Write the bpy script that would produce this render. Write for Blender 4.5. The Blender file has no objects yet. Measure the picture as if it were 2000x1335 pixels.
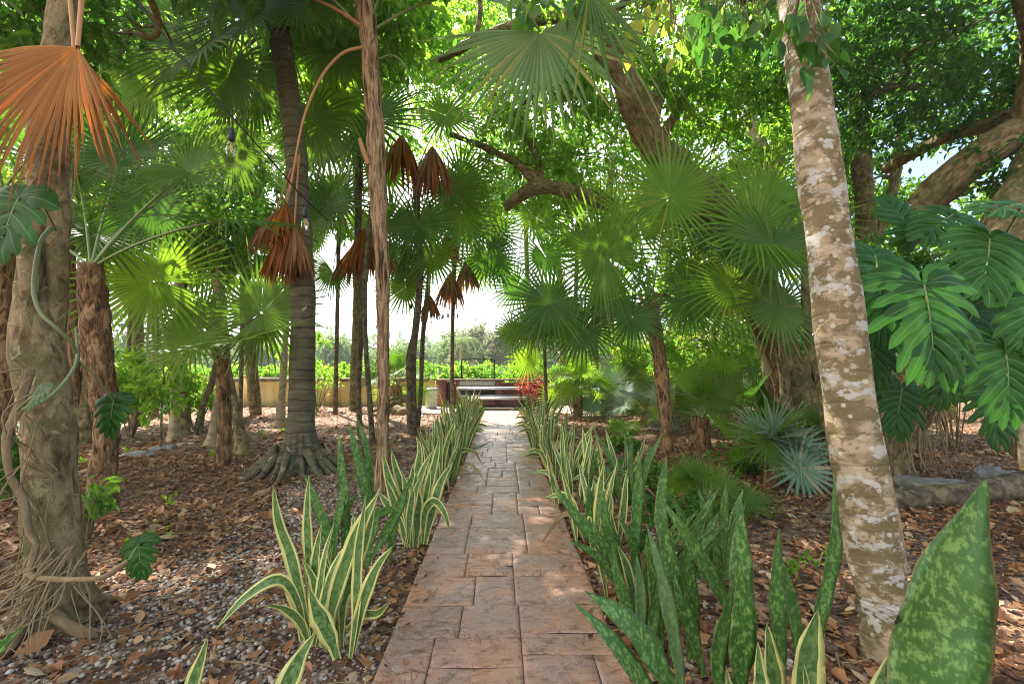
import bpy, math, random
import numpy as np
from math import radians, pi, sin, cos, tan
from mathutils import Vector, Matrix
random.seed(7)
sc = bpy.context.scene
C = sc.collection
# ------------------------------------------------------------------ camera
F_PX = 900.0; CAMH = 1.45
cam = bpy.data.objects.new('camera', bpy.data.cameras.new('camera')); C.objects.link(cam)
cam.data.sensor_width = 36.0; cam.data.lens = 36.0*F_PX/2000.0
cam.data.clip_start = 0.05; cam.data.clip_end = 3000
cam.location = (0, 0, CAMH)
cam.rotation_euler = (radians(90+3.46), 0, radians(-1.21))
sc.camera = cam
bpy.context.view_layer.update()
# ------------------------------------------------------------------ world, sun, exposure
SUN_EL, SUN_AZ = radians(50), radians(-30)      # azimuth from +Y, negative = left
w = bpy.data.worlds.new('World'); sc.world = w; w.use_nodes = True
nt = w.node_tree; nt.nodes.clear()
out = nt.nodes.new('ShaderNodeOutputWorld'); bg = nt.nodes.new('ShaderNodeBackground')
sky = nt.nodes.new('ShaderNodeTexSky'); sky.sky_type = 'NISHITA'; sky.sun_disc = False
sky.sun_elevation = SUN_EL; sky.sun_rotation = SUN_AZ; sky.air_density = 1.0; sky.dust_density = 1.0
tc = nt.nodes.new('ShaderNodeTexCoord'); nz = nt.nodes.new('ShaderNodeTexNoise')
nz.inputs['Scale'].default_value = 1.6; nz.inputs['Detail'].default_value = 6
cr = nt.nodes.new('ShaderNodeValToRGB'); cr.color_ramp.elements[0].position = .40; cr.color_ramp.elements[1].position = .62
mx = nt.nodes.new('ShaderNodeMixRGB'); mx.inputs[2].default_value = (9, 8.9, 8.9, 1)
nt.links.new(tc.outputs['Generated'], nz.inputs['Vector']); 
sxyz = nt.nodes.new('ShaderNodeSeparateXYZ'); nt.links.new(tc.outputs['Generated'], sxyz.inputs[0])
ma = nt.nodes.new('ShaderNodeMath'); ma.operation = 'MULTIPLY_ADD'; ma.inputs[1].default_value = -.30      # clouds thin out towards the right
nt.links.new(sxyz.outputs[0], ma.inputs[0]); nt.links.new(nz.outputs['Fac'], ma.inputs[2]); nt.links.new(ma.outputs[0], cr.inputs[0])
nt.links.new(cr.outputs[0], mx.inputs[0]); nt.links.new(sky.outputs[0], mx.inputs[1])
nt.links.new(mx.outputs[0], bg.inputs[0]); bg.inputs[1].default_value = 0.088
nt.links.new(bg.outputs[0], out.inputs[0])
sl = bpy.data.lights.new('sun', 'SUN'); sl.energy = 5.0; sl.angle = radians(.6); sl.color = (1, .95, .86)
so = bpy.data.objects.new('sun', sl); C.objects.link(so)
sd = Vector((sin(SUN_AZ)*cos(SUN_EL), cos(SUN_AZ)*cos(SUN_EL), sin(SUN_EL)))
so.rotation_euler = sd.to_track_quat('Z', 'Y').to_euler(); so.location = sd*60
sc.view_settings.view_transform = 'Standard'; sc.view_settings.look = 'None'
sc.view_settings.gamma = 1; sc.view_settings.exposure = 2.0
cy = sc.cycles
cy.filter_width = 1.05; cy.max_bounces = 7; cy.diffuse_bounces = 4; cy.glossy_bounces = 2; cy.transmission_bounces = 5; cy.transparent_max_bounces = 6
cy.caustics_reflective = False; cy.caustics_refractive = False; cy.sample_clamp_indirect = 6
try:
    cy.use_denoising = True; cy.denoiser = 'OPENIMAGEDENOISE'; cy.denoising_prefilter = 'ACCURATE'
except Exception: pass
# ------------------------------------------------------------------ pixel -> world helpers (photo pixels, 2000 wide)
MW = cam.matrix_world.to_3x3()
def P(px, py, d):
    v = MW @ Vector(((px-1000)/F_PX, (667.5-py)/F_PX, -1)); v *= d/v.y
    return np.array((v.x, v.y, v.z+CAMH))
def G(px, py):
    v = MW @ Vector(((px-1000)/F_PX, (667.5-py)/F_PX, -1)); v *= CAMH/-v.z
    return np.array((v.x, v.y, 0.0))
def nrm(v): 
    v = np.asarray(v, float); return v/(np.linalg.norm(v, axis=-1, keepdims=True)+1e-9)
# ------------------------------------------------------------------ numpy value noise
_R = np.random.RandomState(3); _T = _R.rand(64, 64, 64)
def vnoise(p):
    p = np.asarray(p, float); i = np.floor(p).astype(int); f = p-i; f = f*f*(3-2*f)
    x, y, z = i[..., 0], i[..., 1], i[..., 2]; r = 0
    for a in (0, 1):
        for b in (0, 1):
            for c in (0, 1):
                wgt = (f[..., 0] if a else 1-f[..., 0])*(f[..., 1] if b else 1-f[..., 1])*(f[..., 2] if c else 1-f[..., 2])
                r = r+wgt*_T[(x+a) & 63, (y+b) & 63, (z+c) & 63]
    return r*2-1
def fbm(p, o=4):
    p = np.asarray(p, float); s = 0; a = 1; 
    for k in range(o): s = s+a*vnoise(p*(2**k)+k*17.3); a *= .5
    return s
def terrain(x, y):
    x = np.asarray(x, float); y = np.asarray(y, float)
    p = np.stack([x*.45, y*.45, x*0+.5], -1)
    off = np.clip((np.abs(x)-.75)/1.2, 0, 1)*np.clip((16-y)/3, 0, 1)
    return off*(.07*(fbm(p, 3))+.03)
# ------------------------------------------------------------------ mesh building
class M:
    def __init__(s): s.V = []; s.F = []; s.n = 0; s.uv = []; s.r = []; s.m = []
    def add(s, V, F, uv=None, r=0.5, m=0):
        V = np.asarray(V, float).reshape(-1, 3); F = np.asarray(F, int)
        s.V.append(V); s.F.append(F+s.n); s.n += len(V)
        k = F.shape[0]*F.shape[1]
        if uv is None: uv = np.zeros((k, 2))
        else:
            uv = np.asarray(uv, float)
            if len(uv) == len(V): uv = uv[F.ravel()]
        s.uv.append(uv)
        r = np.asarray(r, float); s.r.append(np.full(F.shape[0], float(r)) if r.ndim == 0 else r)
        s.m.append(np.full(F.shape[0], m, int))
    def build(s, name, mats, parent=None, smooth=True, loc=None, label=None):
        if not isinstance(mats, (list, tuple)): mats = [mats]
        V = np.concatenate(s.V)
        L = np.array(parent['_b']) if parent is not None and '_b' in parent else (np.zeros(3) if loc is None else np.array(loc, float))
        V = V-L
        me = bpy.data.meshes.new(name); me.vertices.add(len(V)); me.vertices.foreach_set('co', V.astype(np.float32).ravel())
        cnt = np.concatenate([np.full(f.shape[0], f.shape[1]) for f in s.F]); idx = np.concatenate([f.ravel() for f in s.F])
        me.loops.add(len(idx)); me.loops.foreach_set('vertex_index', idx.astype(np.int32))
        me.polygons.add(len(cnt)); st = np.concatenate([[0], np.cumsum(cnt)[:-1]])
        me.polygons.foreach_set('loop_start', st.astype(np.int32)); me.polygons.foreach_set('loop_total', cnt.astype(np.int32))
        me.polygons.foreach_set('material_index', np.concatenate(s.m).astype(np.int32))
        me.polygons.foreach_set('use_smooth', np.full(len(cnt), smooth, bool))
        u = me.uv_layers.new(name='UVMap'); u.data.foreach_set('uv', np.concatenate(s.uv).astype(np.float32).ravel())
        a = me.attributes.new('rnd', 'FLOAT', 'FACE'); a.data.foreach_set('value', np.concatenate(s.r).astype(np.float32))
        for mt in mats: me.materials.append(mt)
        me.update(calc_edges=True)
        o = bpy.data.objects.new(name, me); C.objects.link(o)
        if parent is not None:
            o.parent = parent
            if '_b' in parent: o['_b'] = list(L)
        else: o.location = L
        if label: o['label'] = label
        return o
def thing(name, label, cat, loc=(0, 0, 0), group=None):
    o = bpy.data.objects.new(name, None); C.objects.link(o); o.location = [float(a) for a in loc]
    o['label'] = label; o['category'] = cat; o['_b'] = [float(a) for a in loc]; o.empty_display_size = .1
    if group: o['group'] = group
    return o
def tag(o, label, cat, group=None):
    o['label'] = label; o['category'] = cat
    if group: o['group'] = group
    return o
def kind(o, k, label=None): 
    o['kind'] = k
    if label: o['label'] = label
    return o
def catmull(pts, vals, step):
    pts = np.asarray(pts, float); vals = np.asarray(vals, float)
    n = len(pts); P0 = np.vstack([2*pts[0]-pts[1], pts, 2*pts[-1]-pts[-2]]); V0 = np.concatenate([[vals[0]], vals, [vals[-1]]])
    o = []; q = []
    for i in range(n-1):
        L = np.linalg.norm(pts[i+1]-pts[i]); k = max(2, int(L/step)+1)
        t = np.linspace(0, 1, k, endpoint=(i == n-2))[:, None]
        a, b, c, d = P0[i], P0[i+1], P0[i+2], P0[i+3]
        o.append(.5*((2*b)+(-a+c)*t+(2*a-5*b+4*c-d)*t**2+(-a+3*b-3*c+d)*t**3))
        q.append(V0[i+1]+(V0[i+2]-V0[i+1])*(t[:, 0]**2*(3-2*t[:, 0])))
    return np.vstack(o), np.concatenate(q)
def frames(p):
    T = nrm(np.gradient(p, axis=0)); ref = np.array((1., 0, 0)) if abs(T[0][0]) < .9 else np.array((0, 1., 0))
    X = np.zeros_like(T); x = ref
    for i in range(len(T)):
        x = x-T[i]*np.dot(x, T[i]); x = x/(np.linalg.norm(x)+1e-9); X[i] = x
    return T, X, np.cross(T, X)
def tube(m, pts, rad, seg=12, step=.1, rough=0., nf=8., flare=None, mat=0, cap=False, ov=1.0, rnd=.5, seed=0, lump=0., lf=2.):
    """rough/nf: fine radial noise, lump/lf: coarse swelling, flare=(height, gain, lobes)"""
    p, r = catmull(pts, rad, step); T, X, Y = frames(p); k = len(p)
    th = np.linspace(0, 2*pi, seg+1)
    ln = np.concatenate([[0], np.cumsum(np.linalg.norm(np.diff(p, axis=0), axis=1))])
    R = np.repeat(r[:, None], seg+1, 1)
    cx = np.cos(th)[None, :]; sx = np.sin(th)[None, :]
    if flare:
        h, g, lb = flare; z = np.clip(1-ln/h, 0, 1)[:, None]
        lobe = np.abs(np.cos(th*lb/2+seed+.6*np.sin(th*2+seed)))**3
        R = R*(1+g*z**2.6*(.45+1.1*lobe[None, :]))
    base = X[:, None, :]*cx[..., None]+Y[:, None, :]*sx[..., None]
    q = p[:, None, :]+base*R[..., None]
    if lump: R = R*(1+lump*fbm(q*lf+seed*3.1, 2)); 
    if rough: R = R+rough*fbm(q*np.array([nf, nf, nf*.45])+seed, 3)
    R[:, -1] = R[:, 0]
    q = p[:, None, :]+base*R[..., None]*np.array([1, ov, 1])
    V = q.reshape(-1, 3); i = np.arange(k-1)[:, None]*(seg+1); j = np.arange(seg)[None, :]
    a = (i+j).ravel(); F = np.stack([a, a+1, a+seg+2, a+seg+1], 1)
    rm = float(np.mean(r))
    UV = np.stack([np.repeat((th*rm)[None, :], k, 0), np.repeat(ln[:, None], seg+1, 1)], -1).reshape(-1, 2)
    m.add(V, F, UV, rnd, mat)
    if cap:
        c = len(V); m.add(np.vstack([V[-(seg+1):-1], p[-1]+T[-1]*r[-1]*.15]), [[a, (a+1) % seg, seg] for a in range(seg)], None, rnd, mat)
    return p, r
def box(m, c, s, mat=0, rz=0, rnd=.5, bev=0):
    c = np.array(c, float); s = np.array(s, float)/2
    V = np.array([[x, y, z] for x in (-1, 1) for y in (-1, 1) for z in (-1, 1)])*s
    if rz: 
        R = np.array([[cos(rz), -sin(rz), 0], [sin(rz), cos(rz), 0], [0, 0, 1]]); V = V@R.T
    F = [[0, 1, 3, 2], [4, 6, 7, 5], [0, 4, 5, 1], [2, 3, 7, 6], [0, 2, 6, 4], [1, 5, 7, 3]]
    m.add(V+c, F, None, rnd, mat)
def slivers(m, p, r, n, ln, wd, lift, rs, lo=0., hi=1., mat=0):
    """torn strips of bark or fibre standing off a trunk"""
    T, X, Y = frames(p); k = len(p)
    i = rs.randint(int(lo*(k-1)), max(int(lo*(k-1))+1, int(hi*(k-2))), n); th = rs.rand(n)*2*pi
    o = X[i]*np.cos(th)[:, None]+Y[i]*np.sin(th)[:, None]; s = np.cross(T[i], o)
    L = ln*(.4+rs.rand(n)); W = wd*(.4+rs.rand(n)); up = np.where(rs.rand(n) < .7, 1, -1)[:, None]
    rr = r[i][:, None]*.97; b = p[i]+o*rr; lf = (lift*rs.rand(n)**1.5)[:, None]
    d = T[i]*up+s*(rs.randn(n)[:, None]*.18)
    V = np.stack([b-s*W[:, None], b+s*W[:, None], b+d*L[:, None]*.55+o*(lf*.35+.004)-s*W[:, None]*.8, b+d*L[:, None]*.55+o*(lf*.35+.004)+s*W[:, None]*.8, b+d*L[:, None]+o*lf], 1)
    a = np.arange(n)*5
    F = np.stack([a, a+1, a+3, a+2], 1); m.add(V.reshape(-1, 3), F, None, rs.rand(n), mat)
    m.F.append(np.stack([a+2, a+3, a+4], 1)+m.n-5*n); m.uv.append(np.zeros((3*n, 2))); m.r.append(rs.rand(n)); m.m.append(np.full(n, mat, int))
# ------------------------------------------------------------------ materials
def mat(name):
    m = bpy.data.materials.new(name); m.use_nodes = True; t = m.node_tree; t.nodes.clear(); return m, t
class N:
    def __init__(s, name):
        s.m, s.t = mat(name); s.o = s.n('ShaderNodeOutputMaterial')
    def n(s, ty, **kw):
        x = s.t.nodes.new(ty)
        for k, v in kw.items(): setattr(x, k, v)
        return x
    def l(s, a, b): s.t.links.new(a, b)
    def coord(s, kindc='Object', scale=(1, 1, 1)):
        c = s.n('ShaderNodeTexCoord'); mp = s.n('ShaderNodeMapping'); mp.inputs['Scale'].default_value = scale
        s.l(c.outputs[kindc], mp.inputs[0]); return mp.outputs[0]
    def noise(s, vec, scale=5, detail=4, rough=.55, dist=0):
        x = s.n('ShaderNodeTexNoise'); x.inputs['Scale'].default_value = scale; x.inputs['Detail'].default_value = detail
        x.inputs['Roughness'].default_value = rough; x.inputs['Distortion'].default_value = dist
        s.l(vec, x.inputs['Vector']); return x.outputs['Fac']
    def ramp(s, fac, stops, interp='LINEAR'):
        x = s.n('ShaderNodeValToRGB'); x.color_ramp.interpolation = interp; e = x.color_ramp.elements
        while len(e) < len(stops): e.new(.5)
        for i, (p, c) in enumerate(stops): e[i].position = p; e[i].color = (*c, 1) if len(c) == 3 else c
        s.l(fac, x.inputs[0]); return x.outputs[0]
    def mix(s, fac, a, b, mode='MIX'):
        x = s.n('ShaderNodeMixRGB', blend_type=mode)
        for v, i in ((fac, 0), (a, 1), (b, 2)):
            if isinstance(v, (int, float)): x.inputs[i].default_value = v if i == 0 else (v, v, v, 1)
            elif isinstance(v, tuple): x.inputs[i].default_value = (*v, 1)
            else: s.l(v, x.inputs[i])
        return x.outputs[0]
    def math(s, op, a, b=0.0):
        x = s.n('ShaderNodeMath', operation=op)
        for v, i in ((a, 0), (b, 1)):
            if isinstance(v, (int, float)): x.inputs[i].default_value = v
            else: s.l(v, x.inputs[i])
        return x.outputs[0]
    def attr(s, nm='rnd'): return s.n('ShaderNodeAttribute', attribute_name=nm).outputs['Fac']
    def bump(s, h, strength=.5, dist=.02):
        b = s.n('ShaderNodeBump'); b.inputs['Strength'].default_value = strength; b.inputs['Distance'].default_value = dist
        s.l(h, b.inputs['Height']); return b.outputs[0]
    def bsdf(s, col, rough=.6, bump=None, metal=0, spec=.4, trans=None, tfac=.35):
        b = s.n('ShaderNodeBsdfPrincipled'); b.inputs['Metallic'].default_value = metal; b.inputs['Specular IOR Level'].default_value = spec
        if isinstance(col, tuple): b.inputs['Base Color'].default_value = (*col, 1)
        else: s.l(col, b.inputs['Base Color'])
        if isinstance(rough, (int, float)): b.inputs['Roughness'].default_value = rough
        else: s.l(rough, b.inputs['Roughness'])
        if bump: s.l(bump, b.inputs['Normal'])
        if trans is not None:
            t = s.n('ShaderNodeBsdfTranslucent'); x = s.n('ShaderNodeMixShader'); x.inputs[0].default_value = tfac
            if isinstance(trans, tuple): t.inputs[0].default_value = (*trans, 1)
            else: s.l(trans, t.inputs[0])
            s.l(b.outputs[0], x.inputs[1]); s.l(t.outputs[0], x.inputs[2]); s.l(x.outputs[0], s.o.inputs[0])
        else: s.l(b.outputs[0], s.o.inputs[0])
        s.b = b; return s.m
def leaf_mat(name, c0, c1, c2, t0, t1, tfac=.42, rough=.45, spec=.35):
    n = N(name); r = n.attr(); col = n.ramp(r, [(0, c0), (.6, c1), (1, c2)]); tr = n.ramp(r, [(0, t0), (1, t1)])
    return n.bsdf(col, rough, None, 0, spec, tr, tfac)
ML = {}
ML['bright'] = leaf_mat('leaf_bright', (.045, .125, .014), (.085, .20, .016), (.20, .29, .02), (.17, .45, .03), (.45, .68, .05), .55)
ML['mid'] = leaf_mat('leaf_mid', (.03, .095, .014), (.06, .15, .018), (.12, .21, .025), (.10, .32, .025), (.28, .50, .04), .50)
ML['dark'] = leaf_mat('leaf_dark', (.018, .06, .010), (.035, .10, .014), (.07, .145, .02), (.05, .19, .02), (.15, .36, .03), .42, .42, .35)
ML['yellow'] = leaf_mat('leaf_yellow', (.12, .2, .03), (.25, .32, .04), (.42, .38, .05), (.3, .5, .05), (.7, .7, .08), .5)
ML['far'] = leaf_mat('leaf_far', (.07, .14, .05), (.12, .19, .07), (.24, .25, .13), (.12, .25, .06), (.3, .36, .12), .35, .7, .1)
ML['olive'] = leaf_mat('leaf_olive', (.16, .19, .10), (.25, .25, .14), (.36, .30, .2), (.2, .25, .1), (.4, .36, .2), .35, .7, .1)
def frond_mat(name, c0, c1, t0, gl=.35, tf=.4, tipc=(.35, .28, .08)):
    n = N(name); uv = n.n('ShaderNodeUVMap'); sp = n.n('ShaderNodeSeparateXYZ'); n.l(uv.outputs[0], sp.inputs[0])
    r = n.attr(); col = n.mix(r, c0, c1)
    rib = n.math('SUBTRACT', 1.0, n.math('MULTIPLY', n.math('ABSOLUTE', sp.outputs[0]), 6.0)); rib = n.math('MAXIMUM', rib, 0.0)
    col = n.mix(n.math('MULTIPLY', rib, .5), col, tuple(min(1, x*2.2+.03) for x in c1))
    tip = n.ramp(n.math('ADD', sp.outputs[1], n.math('MULTIPLY', n.math('GREATER_THAN', r, .80), .16)), [(.86, (0, 0, 0)), (1, (.85, .85, .85))]); col = n.mix(tip, col, tipc); col = n.mix(n.math('MULTIPLY', n.math('GREATER_THAN', r, .955), .6), col, tuple(min(1, 2.4*q) for q in c1[:1])+(c1[1]*1.15, c1[2]))
    nv = n.noise(n.coord('Object', (1, 1, 1)), 6, 3); col = n.mix(n.math('MULTIPLY', nv, .35), col, tuple(x*.6 for x in c0))
    lw = n.math('MULTIPLY', n.noise(n.coord('UV', (9, .6, 1)), 3, 2), 1.0)
    return n.bsdf(col, gl, n.bump(lw, .25, .004), 0, .32, n.mix(.3, t0, col), tf)
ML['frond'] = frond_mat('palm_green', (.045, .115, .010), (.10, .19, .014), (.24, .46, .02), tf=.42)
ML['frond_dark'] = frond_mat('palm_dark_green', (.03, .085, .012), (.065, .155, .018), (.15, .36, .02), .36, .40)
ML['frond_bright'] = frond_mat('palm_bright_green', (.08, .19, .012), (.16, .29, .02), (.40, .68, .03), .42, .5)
ML['frond_silver'] = frond_mat('palm_silver_green', (.12, .22, .11), (.25, .35, .22), (.15, .3, .15), .35, .3)
ML['frond_pale'] = frond_mat('palm_pale_underside', (.10, .19, .06), (.18, .27, .09), (.28, .45, .07), .5, .42)
ML['dead'] = frond_mat('dry_frond_orange', (.24, .085, .012), (.47, .19, .03), (.58, .21, .025), .65, .3, (.22, .09, .05))
ML['dead_brown'] = frond_mat('dry_frond_brown', (.24, .11, .04), (.44, .23, .10), (.50, .22, .07), .7, .25, (.15, .08, .06))
n = N('petiole_green'); ML['petiole'] = n.bsdf(n.mix(n.noise(n.coord(), 5), (.10, .17, .04), (.20, .24, .07)), .4)
n = N('petiole_orange'); ML['petiole_dry'] = n.bsdf(n.mix(n.noise(n.coord(), 5), (.36, .15, .05), (.5, .26, .1)), .5)
def bark(name, stops, uvs=(3, 3), scale=2.2, detail=6, spots=None, rings=None, rough=.85, bd=.02, bs=.7, dist=.6, moss=None, spot_scale=5., spot_lo=.54):
    wm = lambda c: (c[0]*.97, c[1]*1.0, c[2]*.78)
    stops = [(p_, wm(c_)) for p_, c_ in stops]; spots = wm(spots) if spots else None
    n = N(name); uv = n.coord('UV', (uvs[0], uvs[1], 1)); f = n.noise(uv, scale, detail, .62, dist); col = n.ramp(f, stops); h = f
    oc = n.coord('Object')
    if rings:
        wv = n.n('ShaderNodeTexWave', bands_direction='Y'); wv.inputs['Scale'].default_value = rings; wv.inputs['Distortion'].default_value = 2.2; wv.inputs['Detail'].default_value = 3; wv.inputs['Detail Scale'].default_value = 1.5
        n.l(n.coord('UV'), wv.inputs['Vector']); k = n.ramp(wv.outputs['Fac'], [(.0, (1, 1, 1)), (.12, (0, 0, 0))]); col = n.mix(n.math('MULTIPLY', k, .6), col, tuple(x*.35 for x in stops[0][1])); h = n.math('SUBTRACT', f, n.math('MULTIPLY', k, .5))
    if moss:
        k = n.ramp(n.noise(oc, 3.0, 5, .65, .4), [(.48, (0, 0, 0)), (.60, (1, 1, 1))]); col = n.mix(n.math('MULTIPLY', k, .8), col, moss)
    if spots:
        k = n.ramp(n.noise(oc, spot_scale, 3, .5, 1.0), [(spot_lo, (0, 0, 0)), (spot_lo+.06, (.85, .85, .85))]); col = n.mix(k, col, spots); h = n.math('ADD', h, n.math('MULTIPLY', k, .25))
    fine = n.noise(oc, 60, 3, .7); col = n.mix(.3, col, n.mix(fine, .25, .9), 'OVERLAY'); h = n.math('ADD', h, n.math('MULTIPLY', fine, .3))
    return n.bsdf(col, rough, n.bump(h, bs, bd), 0, .2)
ML['bark_grey'] = bark('bark_grey_ringed', [(.25, (.055, .042, .03)), (.5, (.12, .095, .07)), (.75, (.21, .175, .135))], (2, 6), 1.8, rings=2.2, moss=(.12, .12, .06), spots=(.46, .42, .36), spot_lo=.66)
ML['bark_peel'] = bark('bark_peeling', [(.38, (.05, .03, .02)), (.46, (.22, .13, .085)), (.55, (.46, .31, .21)), (.66, (.15, .08, .05))], (13, 1.6), 1.5, 8, bd=.03, bs=1)
ML['bark_fibre'] = bark('bark_fibrous', [(.36, (.045, .025, .017)), (.46, (.17, .09, .055)), (.56, (.38, .22, .13)), (.68, (.12, .06, .035))], (11, 3.5), 1.8, 8, bd=.03, bs=1)
ML['bark_mott'] = bark('bark_mottled_pale', [(.36, (.15, .105, .055)), (.47, (.30, .22, .12)), (.56, (.46, .36, .24)), (.7, (.34, .25, .15))], (3.2, 7.5), 1.3, 7, dist=1.2, bd=.012, bs=.6)
ML['bark_twist'] = bark('bark_brown_patched', [(.34, (.08, .048, .028)), (.46, (.20, .13, .08)), (.56, (.33, .235, .15)), (.68, (.17, .115, .07))], (6, 3), 2.2, 8, spots=(.36, .28, .17), moss=(.12, .105, .04), bd=.035, bs=1, spot_scale=12, spot_lo=.60)
ML['bark_tree'] = bark('bark_tree_brown', [(.34, (.06, .038, .022)), (.48, (.17, .115, .07)), (.62, (.30, .22, .145))], (6, 3), 2.4, 8, moss=(.09, .10, .03), bd=.035, bs=1)
ML['bark_pale'] = bark('bark_pale_smooth', [(.3, (.20, .14, .10)), (.5, (.36, .27, .2)), (.75, (.5, .4, .32))], (3, 6), 2, 5, bd=.01)
ML['bark_dark'] = bark('bark_dark', [(.35, (.045, .032, .025)), (.5, (.12, .09, .065)), (.65, (.22, .17, .125))], (5, 4), 2, 6, bd=.02)
ML['root'] = bark('root_brown', [(.3, (.14, .09, .06)), (.6, (.28, .19, .13)), (.8, (.38, .28, .2))], (8, 3), 2, 5, bd=.01)
# mottled trunk gets horizontal pale lichen plates on top of its ground colour
def mottled():
    n = N('bark_lichen_plates'); uv = n.coord('UV', (1, 1, 1)); oc = n.coord('Object')
    base = n.ramp(n.noise(n.coord('UV', (1.2, 1.9, 1)), 6, 8, .66, .4), [(.3, (.10, .075, .04)), (.42, (.19, .14, .075)), (.52, (.33, .25, .15)), (.62, (.38, .29, .19)), (.75, (.18, .13, .07))])
    k1 = n.ramp(n.noise(n.coord('Object', (1, 1, 1.5)), 6.0, 8, .68, .15), [(.48, (0, 0, 0)), (.51, (1, 1, 1))]); col = n.mix(n.math('MULTIPLY', k1, .85), base, (.13, .095, .04))
    k2 = n.ramp(n.noise(n.coord('Object', (1, 1, 1.5)), 5.5, 8, .68, .12), [(.54, (0, 0, 0)), (.565, (1, 1, 1))]); col = n.mix(k2, col, n.mix(n.noise(oc, 30), (.33, .295, .24), (.46, .42, .36)))
    v = n.n('ShaderNodeTexVoronoi'); v.inputs['Scale'].default_value = 14; n.l(oc, v.inputs['Vector']); k3 = n.ramp(v.outputs['Distance'], [(.16, (1, 1, 1)), (.2, (0, 0, 0))]); col = n.mix(n.math('MULTIPLY', k3, .6), col, (.55, .5, .38))
    wv = n.n('ShaderNodeTexWave', bands_direction='Y'); wv.inputs['Scale'].default_value = 1.9; wv.inputs['Distortion'].default_value = 1.5; wv.inputs['Detail'].default_value = 3
    n.l(uv, wv.inputs['Vector']); kr = n.ramp(wv.outputs['Fac'], [(0, (1, 1, 1)), (.05, (0, 0, 0))])
    fine = n.noise(oc, 70, 4, .7); col = n.mix(.35, col, n.mix(fine, .2, .9), 'OVERLAY')
    h = n.math('ADD', n.math('ADD', n.math('MULTIPLY', k2, .5), fine), n.math('MULTIPLY', kr, -.8))
    return n.bsdf(col, .85, n.bump(h, .6, .008), 0, .2)
ML['bark_mott'] = mottled()
# ground
def ground_mat():
    n = N('leaf_litter_soil'); oc = n.coord('Object')
    v = n.n('ShaderNodeTexVoronoi'); v.inputs['Scale'].default_value = 22; n.l(oc, v.inputs['Vector'])
    sep = n.n('ShaderNodeSeparateXYZ'); n.l(v.outputs['Color'], sep.inputs[0])
    lit = n.ramp(sep.outputs[0], [(0, (.05, .03, .022)), (.35, (.15, .08, .05)), (.65, (.27, .15, .09)), (.85, (.38, .24, .15)), (1, (.45, .36, .28))])
    soil = n.ramp(n.noise(oc, 9, 6), [(.3, (.045, .03, .022)), (.7, (.14, .09, .06))])
    col = n.mix(n.ramp(n.noise(oc, 1.3, 4), [(.35, (.3, .3, .3)), (.6, (.9, .9, .9))]), soil, lit)
    c = n.n('ShaderNodeTexCoord'); s2 = n.n('ShaderNodeSeparateXYZ'); n.l(c.outputs['Object'], s2.inputs[0])
    gm = n.ramp(n.math('MULTIPLY', s2.outputs[1], .01), [(.198, (0, 0, 0)), (.205, (1, 1, 1))])
    grass = n.ramp(n.noise(oc, .5, 6), [(.3, (.16, .28, .05)), (.7, (.30, .40, .09))])
    col = n.mix(gm, col, grass)
    h = n.math('ADD', v.outputs['Distance'], n.noise(oc, 40, 3))
    return n.bsdf(col, .9, n.bump(h, .8, .03), 0, .2)
ML['ground'] = ground_mat()
n = N('dry_leaf'); r = n.attr(); ML['litter'] = n.bsdf(n.ramp(r, [(0, (.035, .019, .011)), (.3, (.12, .055, .025)), (.55, (.25, .11, .045)), (.78, (.38, .185, .075)), (.92, (.40, .27, .15)), (.97, (.50, .40, .26)), (1, (.35, .38, .08))]), .6, None, 0, .3, (.5, .25, .1), .15)
n = N('pebble'); r = n.attr(); ML['pebble'] = n.bsdf(n.mix(.4, n.ramp(r, [(0, (.13, .09, .06)), (.5, (.30, .235, .17)), (1, (.54, .47, .38))]), n.mix(n.noise(n.coord(), 50), .2, .8), 'OVERLAY'), .75)
def path_mat():
    n = N('stamped_concrete'); oc = n.coord('Object'); r = n.attr()
    a = n.noise(oc, 2.4, 6, .6, .3); b = n.noise(n.coord('Object', (1, 2.2, 1)), 9, 6, .65, 1.0)
    col = n.ramp(a, [(.30, (.46, .19, .085)), (.44, (.44, .225, .135)), (.56, (.32, .20, .155)), (.70, (.48, .25, .125))])
    col = n.mix(n.math('MULTIPLY', r, .35), col, (.32, .20, .165))
    col = n.mix(n.ramp(b, [(.54, (0, 0, 0)), (.70, (.7, .7, .7))]), col, (.46, .34, .28))
    col = n.mix(n.ramp(b, [(.33, (.9, .9, .9)), (.46, (0, 0, 0))]), col, (.15, .07, .04))
    sp = n.noise(oc, 26, 4, .7); col = n.mix(n.ramp(sp, [(.64, (0, 0, 0)), (.72, (.6, .6, .6))]), col, (.15, .10, .09))
    fine = n.noise(oc, 120, 3, .7); col = n.mix(.25, col, n.mix(fine, .2, .8), 'OVERLAY')
    ro = n.ramp(n.noise(oc, 5, 5), [(.3, (.20, .20, .20)), (.7, (.42, .42, .42))])
    rd = n.noise(oc, 3.2, 5, .6, 1.6); vein = n.ramp(n.math('ABSOLUTE', n.math('SUBTRACT', rd, .5)), [(0, (1, 1, 1)), (.014, (0, 0, 0))]); col = n.mix(n.math('MULTIPLY', vein, .55), col, (.13, .06, .035))
    h = n.math('ADD', n.math('MULTIPLY', b, 1.0), n.math('MULTIPLY', n.noise(oc, 45, 4), .35)); h = n.math('SUBTRACT', h, n.math('MULTIPLY', vein, .5))
    return n.bsdf(col, ro, n.bump(h, .6, .014), 0, .5)
ML['path'] = path_mat()
n = N('path_joint'); ML['joint'] = n.bsdf((.15, .08, .055), .8)
n = N('patio_concrete'); oc = n.coord(); ML['patio'] = n.bsdf(n.ramp(n.noise(oc, 3, 6), [(.3, (.24, .165, .12)), (.7, (.36, .27, .20))]), .6, n.bump(n.noise(oc, 30), .3, .01))
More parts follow.
